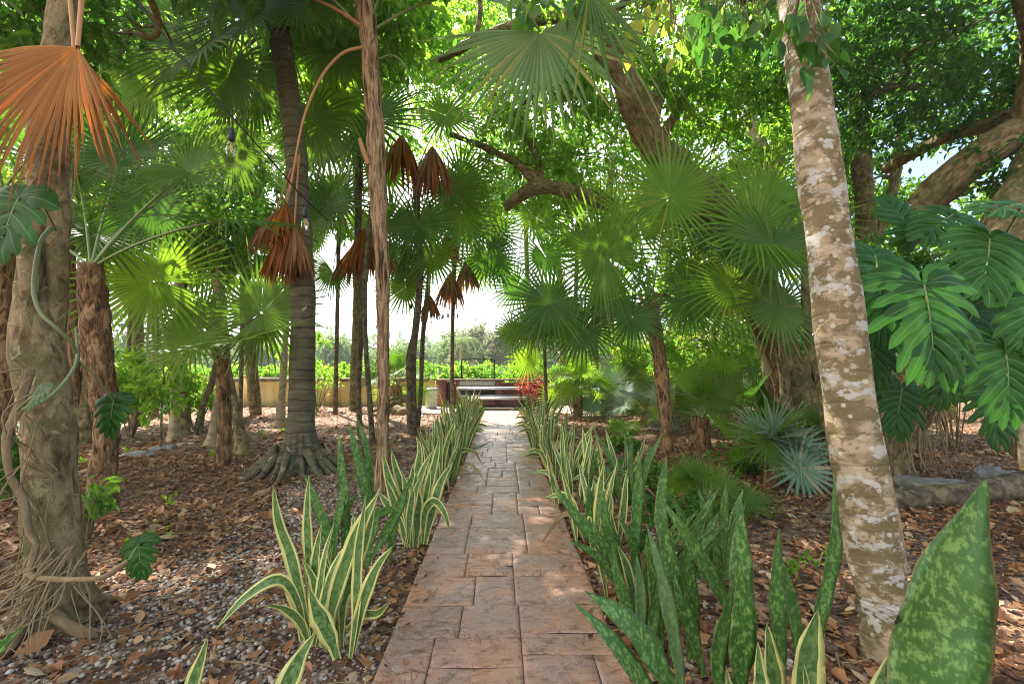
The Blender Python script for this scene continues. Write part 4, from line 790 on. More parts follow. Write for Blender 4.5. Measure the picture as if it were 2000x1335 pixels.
# shaggy palm right of the path with the big fans
t11, W11 = palm('shaggy brown palm right of the path carrying big dark fans', [(1303, 885, 7.8), (1302, 840, 7.8), (1296, 770, 7.8), (1288, 700, 7.8), (1278, 640, 7.8), (1273, 590, 7.8)], [27, 29, 33, 34, 36, 30], 0, 1, 1, 71, bk='bark_fibre', seg=24, rough=.02, nsl=420, cr=False, sl=(.14, .011, .028), ws=.78)
c11 = W11[-1]
for (c, R, d, f, mt, kw) in [((1178, 497, 6.7), 150, (-.6, -.35, .35), (-.05, -1, .15), 'frond', dict(nseg=56, droop=.12, arc=.2)), ((1308, 383, 7.2), 140, (.45, .1, .9), (-.1, -1, .1), 'frond_bright', dict(nseg=48, droop=.1)), ((1075, 592, 7.2), 105, (-.9, -.2, -.35), (0, -1, .5), 'frond_dark', dict(nseg=44, droop=.35)),
    ((1235, 618, 7.3), 85, (-.4, -.4, -.8), (0, -1, .2), 'frond_dark', dict(droop=.5, nseg=40)), ((1345, 590, 7.4), 95, (.9, -.1, -.35), (0, -1, .5), 'frond_dark', dict(droop=.4, nseg=40)), ((1195, 585, 8.2), 85, (-.6, .3, -.2), (0, -1, .3), 'frond', dict(nseg=40)), ((1245, 440, 7.7), 120, (-.1, .3, .8), (0, -1, .2), 'frond_bright', dict(nseg=44)),
    ((1140, 640, 8.2), 85, (-.6, .2, -.7), (0, -1, .3), 'frond_dark', dict(nseg=40, droop=.5))]:
    hf(t11, c11, c, R, d, f, matn=mt, pr=.009, fold=.12, **kw)
m = M()
for k in range(9):
    a = k*2.4; tube(m, [c11-UP*.12*k/3, c11+np.array((cos(a)*.1, sin(a)*.1, .03-.1*k/3)), c11+np.array((cos(a)*.2, sin(a)*.2, .16-.1*k/3))], [.02, .017, .013], 6, .05)
m.build('cut_leaf_bases', ML['petiole_dry'], t11)
# right edge of that clearing: fans in front of the big tree
tq, Wq = palm('palm half hidden behind the leaning mottled trunk, fans spread to its left', [(1575, 860, 7.5), (1578, 700, 7.5), (1585, 520, 7.5)], [16, 16, 18], 0, 1, 1, 76, bk='bark_tree', cr=False)
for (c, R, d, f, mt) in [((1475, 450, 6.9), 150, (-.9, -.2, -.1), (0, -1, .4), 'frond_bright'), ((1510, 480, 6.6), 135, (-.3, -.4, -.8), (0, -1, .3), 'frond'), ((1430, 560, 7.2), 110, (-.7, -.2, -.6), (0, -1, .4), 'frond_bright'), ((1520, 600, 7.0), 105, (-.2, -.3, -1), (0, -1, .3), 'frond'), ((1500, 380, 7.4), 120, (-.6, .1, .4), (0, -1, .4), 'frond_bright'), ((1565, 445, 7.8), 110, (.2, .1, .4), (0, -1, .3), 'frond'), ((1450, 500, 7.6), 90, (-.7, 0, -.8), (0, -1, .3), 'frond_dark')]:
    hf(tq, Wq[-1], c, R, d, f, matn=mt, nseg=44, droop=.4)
# left shaggy palm and its arching fronds
t2, W2 = palm('shaggy brown palm behind the left tree, frond stalks rising from its fibrous top', [(198, 985, 5.1), (204, 920, 5.1), (208, 840, 5.1), (196, 740, 5.1), (186, 640, 5.1), (178, 560, 5.1), (178, 515, 5.1)], [62, 50, 48, 60, 62, 60, 46], 0, 1, 1, 81, bk='bark_fibre', seg=36, rough=.03, nsl=900, cr=False, sl=(.12, .012, .03), ws=.74)
for (c, R, d, f, mt, kw) in [((368, 338, 4.9), 125, (.5, -.2, -.3), (0, -.9, .5), 'frond', dict(nseg=50, droop=.35, arc=.12)), ((438, 432, 4.6), 155, (.9, -.2, -.12), (-.1, -.25, 1), 'frond_dark', dict(nseg=46, droop=.5, arc=.1)), ((300, 400, 5.3), 110, (.3, .1, -.7), (0, -1, .4), 'frond_dark', dict(arc=.2)), ((240, 310, 5.6), 130, (.3, .2, .4), (0, -1, .4), 'frond_dark', {}), ((60, 470, 5.6), 120, (-.9, 0, -.3), (0, -.8, .7), 'frond', {}), ((150, 340, 5.8), 130, (-.2, .3, .6), (0, -1, .3), 'frond', {})]:
    hf(t2, W2[-1]+np.array((.0, 0, -.05)), c, R, d, f, matn=mt, pr=.012, **kw)
palm('narrow shaggy trunk between the left tree and the brown palm', [(150, 850, 9.5), (146, 740, 9.3), (140, 620, 9.2), (135, 520, 9), (130, 440, 9)], [26, 24, 27, 28, 26], 9, 1.0, .8, 82, bk='bark_fibre', seg=20, rough=.02, nsl=300)
palm('dark palm trunk at the far left edge of the picture', [(2, 960, 6.0), (4, 800, 6), (8, 650, 6), (10, 500, 6), (8, 380, 6)], [48, 46, 46, 44, 44], 8, 1.2, .85, 83, bk='bark_fibre', rough=.02, nsl=300, mats=('frond_dark',))
# short palm with lit fans, left
t3, W3 = palm('short shaggy palm with wide sunlit fans in the left clearing', [(436, 905, 7.0), (438, 860, 7), (440, 800, 7), (436, 750, 7), (434, 700, 7)], [28, 30, 28, 30, 24], 0, 1, 1, 91, bk='bark_fibre', seg=20, rough=.018, nsl=260, cr=False, sl=(.12, .012, .04))
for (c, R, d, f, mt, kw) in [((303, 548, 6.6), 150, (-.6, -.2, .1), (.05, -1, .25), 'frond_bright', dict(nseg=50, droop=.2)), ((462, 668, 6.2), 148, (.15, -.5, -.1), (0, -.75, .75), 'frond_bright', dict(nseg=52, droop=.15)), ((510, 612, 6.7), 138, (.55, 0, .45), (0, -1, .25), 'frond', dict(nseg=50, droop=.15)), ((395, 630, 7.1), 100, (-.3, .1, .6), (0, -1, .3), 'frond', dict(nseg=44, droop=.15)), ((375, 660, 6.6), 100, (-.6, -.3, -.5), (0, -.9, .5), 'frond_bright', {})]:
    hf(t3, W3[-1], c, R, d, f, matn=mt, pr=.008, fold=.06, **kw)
# slim trunks behind it, left
for lb, pts, w_, bk, fl in [
    ('leaning orange brown trunk just left of the short sunlit palm', [(412, 855, 8.8), (425, 790, 8.9), (436, 700, 9), (430, 600, 9.2), (415, 500, 9.4)], [20, 15, 14, 13, 12], 'bark_pale', (.3, .8, 5)),
    ('mossy trunk with spread foot leaning right of the short sunlit palm', [(478, 880, 7.9), (462, 810, 8), (448, 740, 8.2), (436, 640, 8.4), (428, 520, 8.6)], [30, 20, 16, 15, 14], 'bark_twist', (.35, 1.2, 5)),
    ('thin trunk leaning far back with a curved foot, left clearing', [(385, 822, 10.5), (397, 790, 10.6), (415, 740, 10.8), (430, 640, 11), (420, 520, 11)], [16, 11, 10, 10, 10], 'bark_tree', (.3, 1.0, 4)),
    ('straight pale brown trunk left of the leaning trunks', [(340, 845, 9.6), (342, 780, 9.6), (343, 680, 9.6), (350, 560, 9.6), (345, 440, 9.6)], [22, 17, 16, 15, 15], 'bark_pale', (.3, .8, 5)),
    ('grey trunk with a wide foot behind the straight pale one', [(362, 825, 10.4), (356, 760, 10.5), (352, 660, 10.6), (360, 540, 10.7), (372, 430, 10.8)], [30, 17, 14, 13, 12], 'bark_tree', (.4, 1.0, 4)),
    ('slim smooth trunk leaning right before the ochre wall', [(546, 828, 11.5), (551, 760, 11.5), (556, 690, 11.6), (561, 600, 11.8), (566, 480, 12)], [18, 13, 11, 10, 9], 'bark_pale', (.25, .8, 4)),
    ('dark forked stem in the left clearing top', [(420, 700, 11.5), (425, 600, 11.5), (412, 480, 11.4), (395, 380, 11.3)], [14, 13, 12, 10], 'bark_dark', None)]:
    leafy_tree('young_tree', lb, 'tree', [(pts, w_)], [('s', pts[-1][0], pts[-1][1]-60, pts[-1][2], 95, 80, 1.0, 1500)], .15, 'mid', int(pts[0][0]), bk=bk, flare=fl, group='slim trees in the left clearing', seg=20, spread=.2)
m = M(); t = thing('sapling', 'thin leafy sapling with round bright leaves, left clearing', 'sapling', P(314, 872, 8.2)*np.array((1, 1, 0)))
tube(m, [P(314, 872, 8.2), P(316, 800, 8.2), P(320, 750, 8.2), P(318, 690, 8.2)], [.022, .018, .014, .008], 8, .1); m.build('stem', ML['bark_tree'], t)
m = M(); leafcloud(m, P(318, 745, 8.2), (.45, .4, .6), 420, .14, np.random.RandomState(3), 12, .12, .2, .3); m.build('foliage', ML['bright'], t, smooth=False)
# small palms of the right clearing
def small_palm(label, base, topz, wpx, n, Lp, R, seed, **kw):
    d = (CAMH*F_PX)/(base[1]-722.)*.99; g_ = G(*base); tz = topz
    W = [g_+np.array((0, 0, -.04)), g_+np.array((.02, .0, tz*.5)), g_+np.array((.03, 0, tz))]
    t = thing('fan_palm', label, 'palm tree', (g_[0], g_[1], 0), 'small fan palms of the undergrowth'); m = M(); r = wpx/2/F_PX*g_[1]
    if tz > .12:
        p, rr = tube(m, W, [r*1.1, r, r*.9], 16, .05, .015, 9); slivers(m, p, rr, 110, .12, .012, .05, np.random.RandomState(seed)); m.build('trunk', ML['bark_fibre'], t)
    crown(t, W[-1], n, Lp, R, seed, **kw); return t
S = dict(camface=.7, nseg=40, droop=.15)
small_palm('small fan palm with shaggy foot and one silver fan, right clearing', (1367, 882), .62, 36, 9, .62, .48, 101, mats=('frond_bright', 'frond'), emax=78, emin=5, **S)
small_palm('spiky silver green fan palm beside the leaning mottled trunk', (1508, 950), .42, 30, 12, .34, .54, 102, mats=('frond_silver', 'frond'), emax=82, emin=-12, camface=.3, nseg=26, droop=.1)
small_palm('dark green small fan palm before the big leaning tree', (1458, 868), .5, 30, 10, .7, .5, 103, mats=('frond_dark', 'frond'), emax=70, emin=-5, **S)
small_palm('bluish small fan palm behind the shaggy palm trunk', (1262, 835), .35, 24, 8, .7, .62, 104, mats=('frond_silver',), emax=60, emin=0, **S)
small_palm('small silver green palm far right of the path end', (1185, 812), .5, 26, 10, .75, .75, 105, mats=('frond_silver', 'frond'), emax=75, emin=-5, **S)
small_palm('bright green small palm near the right wall', (1128, 815), .95, 18, 9, .8, .75, 106, mats=('frond_bright',), emax=75, emin=-15, **S)
small_palm('small green palm by the wall pillar on the right', (1218, 803), .9, 20, 9, .8, .75, 107, mats=('frond', 'frond_bright'), emax=75, emin=-15, **S)
small_palm('low bright palm seedling in the right bed, near', (1345, 965), .05, 10, 7, .24, .34, 108, mats=('frond_bright', 'frond'), emax=70, emin=15, **S)
small_palm('low green palm seedling at the edge of the right bed', (1215, 850), .05, 10, 6, .22, .36, 109, mats=('frond_bright',), emax=70, emin=20, **S)
small_palm('low palm seedling with silver fans behind the mottled leaves', (1430, 1010), .05, 10, 6, .3, .34, 110, mats=('frond', 'frond_dark'), emax=60, emin=5, **S)
small_palm('leafy palm right behind the leaning mottled trunk', (1680, 852), .8, 22, 11, .75, .62, 121, mats=('frond', 'frond_bright'), emax=75, emin=-25, **S)
small_palm('tall stemmed small palm left of the mottled trunk, in the shade', (1560, 845), .9, 22, 10, .8, .65, 122, mats=('frond', 'frond_dark'), emax=75, emin=-25, **S)
small_palm('bright small palm between the shaggy palm and the dark one', (1410, 838), .9, 20, 10, .8, .6, 123, mats=('frond_bright', 'frond'), emax=78, emin=-15, **S)
small_palm('small palm in the right background under the spreading trees', (1850, 820), 1.1, 24, 10, .9, .8, 124, mats=('frond', 'frond_bright'), emax=75, emin=-20, **S)
small_palm('lone small palm before the ochre wall behind the bent palm', (772, 802), .9, 26, 10, .95, .85, 111, mats=('frond_bright', 'frond'), emax=78, emin=0, **S)
small_palm('low spiky seedling behind the leaning mottled trunk', (1600, 905), .25, 20, 10, .5, .5, 112, mats=('frond_dark', 'frond'), emax=70, emin=-5, **S)
small_palm('small palm against the wall at far left', (250, 812), .7, 26, 8, .9, .8, 113, mats=('frond_bright', 'frond'), emax=75, emin=0, **S)
small_palm('small bushy palm in the shade at the right wall end', (1330, 800), 1.0, 22, 9, .9, .8, 114, mats=('frond', 'frond_dark'), emax=75, emin=-20, **S)
small_palm('small palm under the great tree, right background', (1440, 812), .9, 22, 9, .9, .8, 115, mats=('frond_bright', 'frond'), emax=75, emin=-20, **S)
# taller background palms
for i, (px, py0, pty, d, lb) in enumerate([(655, 800, 400, 15, 'background palm left of the sky gap'), (945, 790, 300, 17.5, 'tall background palm above the table'), (1120, 790, 430, 17, 'background palm right of the pale slim palm'), (470, 800, 330, 14, 'background palm above the left clearing'), (1000, 792, 480, 20.5, 'low crowned palm behind the brick counter'), (250, 800, 420, 13, 'background palm behind the brown shaggy palm')]):
    if i in (1, 4): continue
    palm(lb, [(px, py0, d), (px+4, (py0+pty)/2, d), (px+8, pty, d)], [11, 10, 12], 13, 1.1, .95, 130+i, bk='bark_dark', mats=('frond', 'frond_dark'), ndead=3, nseg=30, camface=.6, droop=.5, emin=-45, emax=70)
# dead orange frond hanging top left
td = thing('dead_palm_frond', 'large orange dead palm frond hanging over the left tree, top left', 'palm frond', P(150, 95, 2.7))
hf(td, (165, -60, 2.75), (152, 92, 2.62), 350, (-.50, -.12, -.85), (-.15, -1, .35), matn='dead', nseg=40, span=70, split=.40, droop=.55, ragged=.10, curl=.10, wid=1.2, fold=0, pleat=.5, pr=.012, arc=.02)
td = thing('dead_palm_frond', 'smaller brown dead frond folded behind the large orange one', 'palm frond', P(100, 60, 3.0))
hf(td, (130, -60, 3.1), (145, 100, 2.75), 270, (-.05, .0, -1), (.2, -1, .2), matn='dead', nseg=26, span=48, split=.38, droop=.5, wid=1.2, fold=0, pleat=.5, arc=.05)
# pale fan hanging top centre
td = thing('palm_frond', 'large pale green fan hanging from above at top centre', 'palm frond', P(1062, 62, 3.4))
hf(td, (985, -40, 3.3), (1055, 62, 3.4), 275, (.0, -.12, -1), (-.25, -1, .25), matn='frond_pale', nseg=34, span=92, split=.42, droop=.55, pleat=.5, fold=.15, arc=.02)
td = thing('palm_frond', 'dark green fan tips hanging from above right of the pale fan', 'palm frond', P(1150, -30, 3.0))
hf(td, (1200, -120, 3.0), (1150, -20, 3.0), 300, (.28, 0, -1), (.3, -1, .2), matn='frond', nseg=10, span=36, split=.22, droop=.5, pleat=.5)
midpalm('palm with dead brown skirt behind the tall grey palm', [(552, 800, 13.5), (556, 700, 13.5), (560, 560, 13.5), (560, 400, 13.5)], [10, 10, 12, 14], [], 68)
tS = thing('dead_frond_cluster', 'brown dead fronds hanging down beside the tall grey palm', 'palm frond', P(560, 395, 6.2))
for (c, R, d, mt) in [((558, 392, 6.2), 100, DN, 'dead'), ((540, 410, 6.3), 95, (-.3, -.1, -1), 'dead_brown'), ((575, 440, 6.1), 110, (.1, 0, -1), 'dead_brown'), ((548, 460, 6.2), 100, (-.1, 0, -1), 'dead')]:
    hf(tS, (585, 300, 6.4), c, R, d, (0, -1, .15), matn=mt, nseg=48, split=.5, droop=.8, pleat=.7, curl=.15, bell=.36)
# ------------------------------------------------------------------ big trees
# left twisted tree with vine
leafy_tree('old_tree', 'thick patchy brown tree with vine and roots at the left', 'tree',
    [([(128, 1215, 2.72), (112, 1100, 2.8), (100, 960, 2.85), (88, 820, 2.9), (72, 690, 2.95), (72, 560, 3), (80, 430, 3.05), (95, 300, 3.1), (115, 150, 3.15), (128, 0, 3.2), (135, -160, 3.2)], [112, 88, 76, 72, 84, 66, 68, 60, 50, 46, 42]),
     ([(160, 1190, 2.8), (122, 1000, 2.98), (108, 860, 3.05), (104, 700, 3.02), (112, 560, 3.0), (115, 440, 3.05), (118, 300, 3.15)], [40, 36, 36, 40, 36, 34, 26]),
     ([(60, 1180, 2.7), (72, 1000, 2.78), (66, 850, 2.84), (52, 720, 2.86), (58, 560, 2.9), (66, 430, 3.0)], [40, 34, 30, 34, 32, 24])],
    [('w', -3.6, 4.2, 6.4, 1.6, 1.5, .8, 2800), ('w', -1.6, 4.8, 7.4, 1.6, 1.7, .8, 3200), ('w', -5, 2.5, 6.5, 2, 2, .9, 3800), ('s', 60, 20, 5.2, 150, 100, .9, 1500), ('s', 200, 40, 6.5, 100, 90, 1, 800)], .15, 'mid', 201, bk='bark_twist', seg=56, flare=(.45, .42, 7), rough=.018, lump=.17, spread=.2)
# vine stems on that tree
tv = thing('climbing_vine', 'pale green climbing vine stem on the patchy left tree', 'vine', P(75, 500, 2.8))
for pts, r0, mn in [([(100, 445, 2.85), (80, 470, 2.78), (70, 520, 2.75), (66, 570, 2.74), (80, 612, 2.74), (110, 640, 2.76), (140, 670, 2.85), (152, 700, 2.95)], .013, 'vine'), ([(60, 720, 2.7), (35, 800, 2.66), (14, 850, 2.6), (18, 920, 2.6), (45, 975, 2.6), (58, 1040, 2.6), (72, 1060, 2.6)], .022, 'root'), ([(72, 1060, 2.6), (60, 1120, 2.55), (100, 1130, 2.5), (180, 1130, 2.4), (215, 1120, 2.4), (250, 1095, 2.45)], .017, 'root'), ([(40, 800, 2.66), (90, 780, 2.7), (130, 740, 2.8), (150, 700, 2.9), (148, 640, 2.95)], .010, 'vine')]:
    m = M(); tube(m, [P(*p) for p in pts], np.linspace(r0, r0*.75, len(pts)), 10, .04, .0015, 20, lump=.12, lf=6); m.build('stem', ML[mn], tv)
m = M(); rsr = np.random.RandomState(8)
for k in range(70):
    a = P(60+rsr.rand()*110, 1060+rsr.rand()*60, 2.55+rsr.rand()*.2) if k % 3 else P(20+rsr.rand()*50, 700+rsr.rand()*350, 2.62)
    dv = np.array((rsr.randn()*.35, -.15-rsr.rand()*.3, -a[2]*(.6+.4*rsr.rand()))) if k % 3 else np.array((rsr.randn()*.1, rsr.randn()*.05, -.15-.3*rsr.rand()))
    tube(m, [a, a+dv*.4+rsr.randn(3)*.04, a+dv*.75+rsr.randn(3)*.06, a+dv], [.005, .004, .003, .0015], 5, .05)
m.build('aerial_roots', ML['root'], tv)
for k, (a, b, e) in enumerate([((100, 1180, 2.6), (160, 1215, 2.55), (245, 1225, 2.6)), ((60, 1195, 2.6), (20, 1235, 2.42), (-30, 1265, 2.35)), ((60, 1160, 2.6), (20, 1200, 2.5), (-40, 1210, 2.5)), ((160, 1180, 2.7), (210, 1150, 2.9), (240, 1140, 3.0))]):
    m = M(); A, B_, E = P(*a), P(*b), P(*e); A[2] = .16; B_[2] = .08; E[2] = .035
    tube(m, [A, B_, E], [.036, .026, .014], 12, .04, .006, 14, lump=.15, lf=5); tag(m.build('surface_root', ML['root'], loc=B_), ['thick root snaking right from the patchy left tree', 'root running down left from the patchy left tree', 'root leaving the picture at the left edge', 'root on the far side of the patchy left tree'][k], 'root', 'roots of the patchy left tree')
for nm, c, d, L, pet, s, tn, lab in [('a', (38, 388, 2.55), (-.1, -.3, -1), .27, [(110, 450, 2.85), (70, 380, 2.6)], 3, .3, 'lobed leaf hanging over the left trunk'), ('b', (222, 783, 3.2), (.1, -.3, -1), .17, [(150, 700, 3.0), (190, 740, 3.1)], 4, .3, 'lobed leaf before the brown shaggy palm'), ('c', (272, 1062, 2.75), (.3, -.3, -.9), .14, [(250, 1095, 2.45), (262, 1075, 2.6)], 5, .3, 'small lobed leaf at the end of the trailing vine'), ('d', (70, 770, 2.5), (.6, -.3, .2), .11, [(35, 800, 2.6), (50, 785, 2.55)], 6, .3, 'bright lobed leaf low on the vine')]:
    t = thing('philodendron_leaf', lab+' at the left', 'leaf', P(*c)); lobed_leaf(t, P(*c), d, (0, -.9, .5), L*1.15, 4, 1.1, .2, s, name='blade', pet=[P(*q) for q in pet], pr=.005)
# leaning mottled trunk, right foreground
leafy_tree('leaning_tree', 'leaning trunk blotched white, tan and moss brown in the right foreground', 'tree',
    [([(1745, 1275, 2.36), (1722, 1180, 2.4), (1700, 1040, 2.45), (1678, 900, 2.5), (1656, 760, 2.55), (1636, 620, 2.6), (1620, 480, 2.65), (1600, 330, 2.7), (1585, 200, 2.75), (1568, 80, 2.8), (1555, -40, 2.85), (1540, -200, 2.9)], [92, 84, 104, 96, 84, 84, 80, 82, 74, 70, 74, 70])],
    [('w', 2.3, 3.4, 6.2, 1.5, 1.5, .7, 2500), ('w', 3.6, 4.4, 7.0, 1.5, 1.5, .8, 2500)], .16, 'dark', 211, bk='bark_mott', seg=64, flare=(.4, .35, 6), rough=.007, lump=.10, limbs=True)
# big ficus, right centre
FG = 'great spreading trees over the right side'
leafy_tree('ficus_tree', 'great dark trunk leaning left over the right clearing, thick bare limbs', 'tree',
    [([(1590, 860, 9.3), (1545, 760, 9.3), (1510, 650, 9.3), (1470, 540, 9.2), (1420, 450, 9), (1375, 390, 8.8), (1318, 335, 8.5), (1268, 270, 8.2), (1240, 200, 8), (1205, 130, 7.8), (1150, 60, 7.5)], [104, 78, 74, 78, 80, 80, 66, 60, 70, 56, 46])],
    [('s', 1210, 90, 8.5, 210, 120, 1.5, 4200), ('s', 1350, 150, 9.5, 180, 120, 1.5, 3800), ('s', 1060, 170, 10, 150, 120, 1.4, 2600), ('s', 1420, 260, 10.5, 150, 100, 1.5, 3000), ('s', 1010, 330, 11, 110, 100, 1.3, 1500), ('s', 1150, 300, 11.5, 120, 90, 1.3, 1700), ('s', 1480, 60, 9, 170, 110, 1.4, 3200), ('w', -.5, 9, 10.2, 3.0, 2.6, 1.1, 3000), ('w', 3, 6, 8.8, 2.5, 2.2, 1, 2600)], .15, 'bright', 221, group=FG, seg=36, lump=.2, rough=.02,
    branches=[([(1400, 400, 8.9), (1340, 420, 9.2), (1230, 410, 9.6), (1130, 378, 9.8), (1050, 365, 10), (985, 405, 10.2)], [70, 44, 34, 30, 26, 18]), ([(1060, 368, 10), (1010, 320, 10.2), (940, 285, 10.5), (880, 262, 10.8)], [24, 16, 13, 9]), ([(1055, 360, 10), (1050, 310, 10.1), (1020, 255, 10.3), (990, 200, 10.5)], [20, 15, 12, 9]), ([(1265, 240, 8.2), (1285, 170, 8.3), (1300, 130, 8.4)], [40, 30, 20]), ([(1270, 290, 8.3), (1310, 240, 9), (1340, 180, 9.5), (1380, 130, 10)], [24, 18, 14, 10]), ([(1160, 70, 7.6), (1080, 30, 8), (1000, 55, 8.5), (930, 80, 9), (858, 118, 9.5)], [40, 32, 26, 22, 14])])
leafy_tree('spreading_tree', 'dark trunk wrapped in ropy roots at the right, low foliage over it', 'tree',
    [([(1722, 925, 6.0), (1748, 850, 6.0), (1800, 770, 6.0), (1850, 680, 6.1), (1900, 560, 6.2), (1960, 440, 6.3), (2020, 330, 6.5), (2060, 220, 6.8)], [90, 76, 86, 86, 76, 72, 66, 60]), ([(1740, 920, 5.9), (1735, 830, 5.8), (1760, 760, 5.8), (1815, 700, 5.9)], [16, 16, 14, 12]), ([(1760, 915, 5.8), (1790, 830, 5.8), (1800, 750, 5.8), (1850, 690, 5.8)], [18, 16, 14, 12])],
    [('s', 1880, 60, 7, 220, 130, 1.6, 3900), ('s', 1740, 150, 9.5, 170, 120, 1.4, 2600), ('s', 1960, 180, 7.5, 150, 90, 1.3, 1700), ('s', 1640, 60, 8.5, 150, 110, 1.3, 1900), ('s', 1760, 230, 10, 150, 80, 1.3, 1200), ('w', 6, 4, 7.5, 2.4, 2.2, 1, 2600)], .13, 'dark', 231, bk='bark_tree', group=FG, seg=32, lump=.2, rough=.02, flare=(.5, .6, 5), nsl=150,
    branches=[([(1730, 330, 9.5), (1780, 300, 8.8), (1860, 262, 8), (1940, 240, 7.4), (2030, 200, 7)], [18, 24, 28, 30, 32]), ([(1795, 410, 7.5), (1850, 360, 7.2), (1905, 315, 7), (1960, 275, 6.9), (2040, 225, 6.8)], [56, 62, 64, 66, 70]), ([(1690, 180, 8.5), (1760, 170, 8.4), (1820, 172, 8.4)], [24, 20, 16])])
leafy_tree('background_tree', 'twisted pale branched tree behind the leaning mottled trunk', 'tree',
    [([(1500, 800, 12), (1505, 640, 12), (1500, 480, 12), (1515, 350, 12), (1490, 300, 12), (1465, 235, 12), (1475, 190, 12)], [30, 28, 26, 30, 30, 28, 20]), ([(1510, 345, 12), (1530, 290, 12), (1560, 240, 12), (1600, 200, 12)], [22, 18, 16, 14])],
    [('s', 1560, 330, 12.5, 150, 110, 1.5, 3300), ('s', 1420, 420, 13, 130, 110, 1.4, 2600), ('s', 1620, 180, 12, 140, 110, 1.4, 2600), ('s', 1480, 180, 13, 130, 90, 1.4, 2300)], .17, 'bright', 241, bk='bark_pale', group='trees behind the clearing')
leafy_tree('background_tree', 'dense tree filling the upper right behind the thick branches', 'tree',
    [([(1700, 830, 11.5), (1700, 600, 11.5), (1690, 420, 11.5), (1680, 250, 11.5), (1675, 100, 11.5)], [40, 38, 36, 34, 30]), ([(1695, 500, 11.5), (1740, 380, 11.5), (1760, 250, 11.5)], [24, 20, 16])],
    [('s', 1720, 480, 12, 140, 110, 1.3, 2600), ('s', 1860, 430, 12.5, 150, 90, 1.3, 2400), ('s', 1760, 30, 11, 180, 120, 1.5, 3400), ('s', 1930, 120, 10.5, 160, 160, 1.5, 2600), ('s', 1640, 380, 13, 110, 130, 1.3, 2200), ('s', 1960, 520, 11.5, 120, 90, 1.3, 2000)],   .16, 'bright', 242, group='trees behind the clearing')
# leaning shaggy trunk and slim stems in front of the ficus foot
palm('leaning shaggy red brown palm trunk before the great leaning tree', [(1540, 745, 8.8), (1515, 700, 8.8), (1490, 650, 8.7), (1460, 600, 8.7), (1440, 555, 8.6), (1425, 520, 8.6)], [40, 38, 34, 36, 38, 28], 8, .9, .8, 251, bk='bark_fibre', seg=24, rough=.03, nsl=700, mats=('frond', 'frond_dark'), camface=.6, ndead=2)
for k, (pts, w_) in enumerate([([(1535, 800, 8.3), (1528, 720, 8.3), (1510, 650, 8.2), (1485, 590, 8.1), (1468, 530, 8)], [18, 15, 14, 13, 12]), ([(1612, 850, 7.0), (1604, 760, 7), (1585, 690, 7), (1574, 620, 7), (1572, 480, 7), (1580, 380, 7)], [16, 16, 16, 15, 14, 12])]):
    m = M(); W = [P(*p) for p in pts]; W[0][2] = -.05 if k else W[0][2]
    p_, r_ = tube(m, W, [a/2/F_PX*q[2] for a, q in zip(w_, pts)], 12, .08, .004, 8); tag(m.build('slim_stem', ML['bark_tree'], loc=W[0]), ['slim bare stem crossing the foot of the great leaning tree', 'slim curved stem just left of the leaning mottled trunk'][k], 'tree')
# background canopy trees (left and middle)
BG = 'tall trees behind the palms'
spec = [('broad tree with backlit bright leaves above the middle palms', 'bright', [(690, 800, 16.5), (700, 500, 16.5), (690, 200, 16.5), (680, 60, 16.5)], [18, 17, 15, 12], [(700, 60, 16.5, 210, 140, 4600), (830, 140, 17, 150, 130, 3400), (620, 230, 17.5, 150, 120, 2800), (860, 40, 16, 160, 110, 3000), (760, 260, 17.5, 120, 90, 1500)]),
        ('bright tree above the left centre fans', 'bright', [(500, 805, 15), (480, 560, 15), (470, 300, 15), (480, 150, 15)], [22, 20, 18, 14], [(470, 230, 15, 170, 120, 2300), (330, 270, 15.5, 130, 100, 1300), (380, 60, 14.5, 150, 90, 900), (580, 130, 15.5, 110, 120, 1600)]),
        ('leafy tree at upper left behind the dead frond', 'bright', [(265, 820, 12), (270, 600, 12), (268, 380, 12), (262, 180, 12), (255, 0, 12)], [20, 18, 17, 15, 14], [(200, 120, 11, 120, 150, 1900), (60, 220, 12, 150, 150, 2000), (320, 60, 12.5, 100, 100, 700), (100, 330, 12.5, 90, 80, 500)]),
        ('bluish grey branched tree behind the brown shaggy palm', 'bright', [(170, 858, 9.5), (180, 700, 9.5), (196, 500, 9.5), (212, 420, 9.4), (232, 330, 9.3), (225, 230, 9.2)], [34, 30, 34, 32, 24, 16], [(330, 400, 12, 100, 60, 500), (90, 380, 10, 90, 90, 900)]),
        ('low spreading tree at the left behind the short palm', 'bright', [(300, 810, 14.5), (305, 700, 14.5), (300, 560, 14.5)], [16, 14, 12], [(370, 520, 14.5, 130, 60, 900), (460, 520, 15, 110, 80, 1000), (560, 640, 16, 70, 40, 400)]),
        ('leafy tree behind the right hand palms', 'bright', [(1170, 800, 16), (1160, 650, 16), (1180, 450, 16), (1200, 300, 16)], [18, 17, 15, 12], [(1180, 330, 16, 140, 90, 2200), (1320, 480, 15, 150, 100, 2800), (1250, 620, 17, 130, 90, 2000), (1380, 640, 15, 120, 100, 2300), (1110, 420, 17, 90, 80, 900)]),
        ('sunlit bushy tree in the right background', 'yellow', [(1395, 810, 17), (1398, 700, 17), (1400, 560, 17)], [12, 11, 10], [(1400, 560, 17, 130, 80, 1700), (1300, 690, 18, 110, 60, 1500), (1460, 700, 16, 110, 80, 1500)]),
        ('leafy tree high over the centre gap', 'bright', [(1100, 800, 20.5), (1095, 560, 20.5), (1050, 300, 20.5), (980, 120, 20.5)], [16, 14, 13, 12], [(960, 130, 20, 160, 110, 2600), (1080, 60, 19, 150, 100, 2600), (920, 250, 20.5, 120, 80, 1300), (1040, 240, 20, 110, 80, 1100), (1120, 600, 20, 70, 80, 900)])]
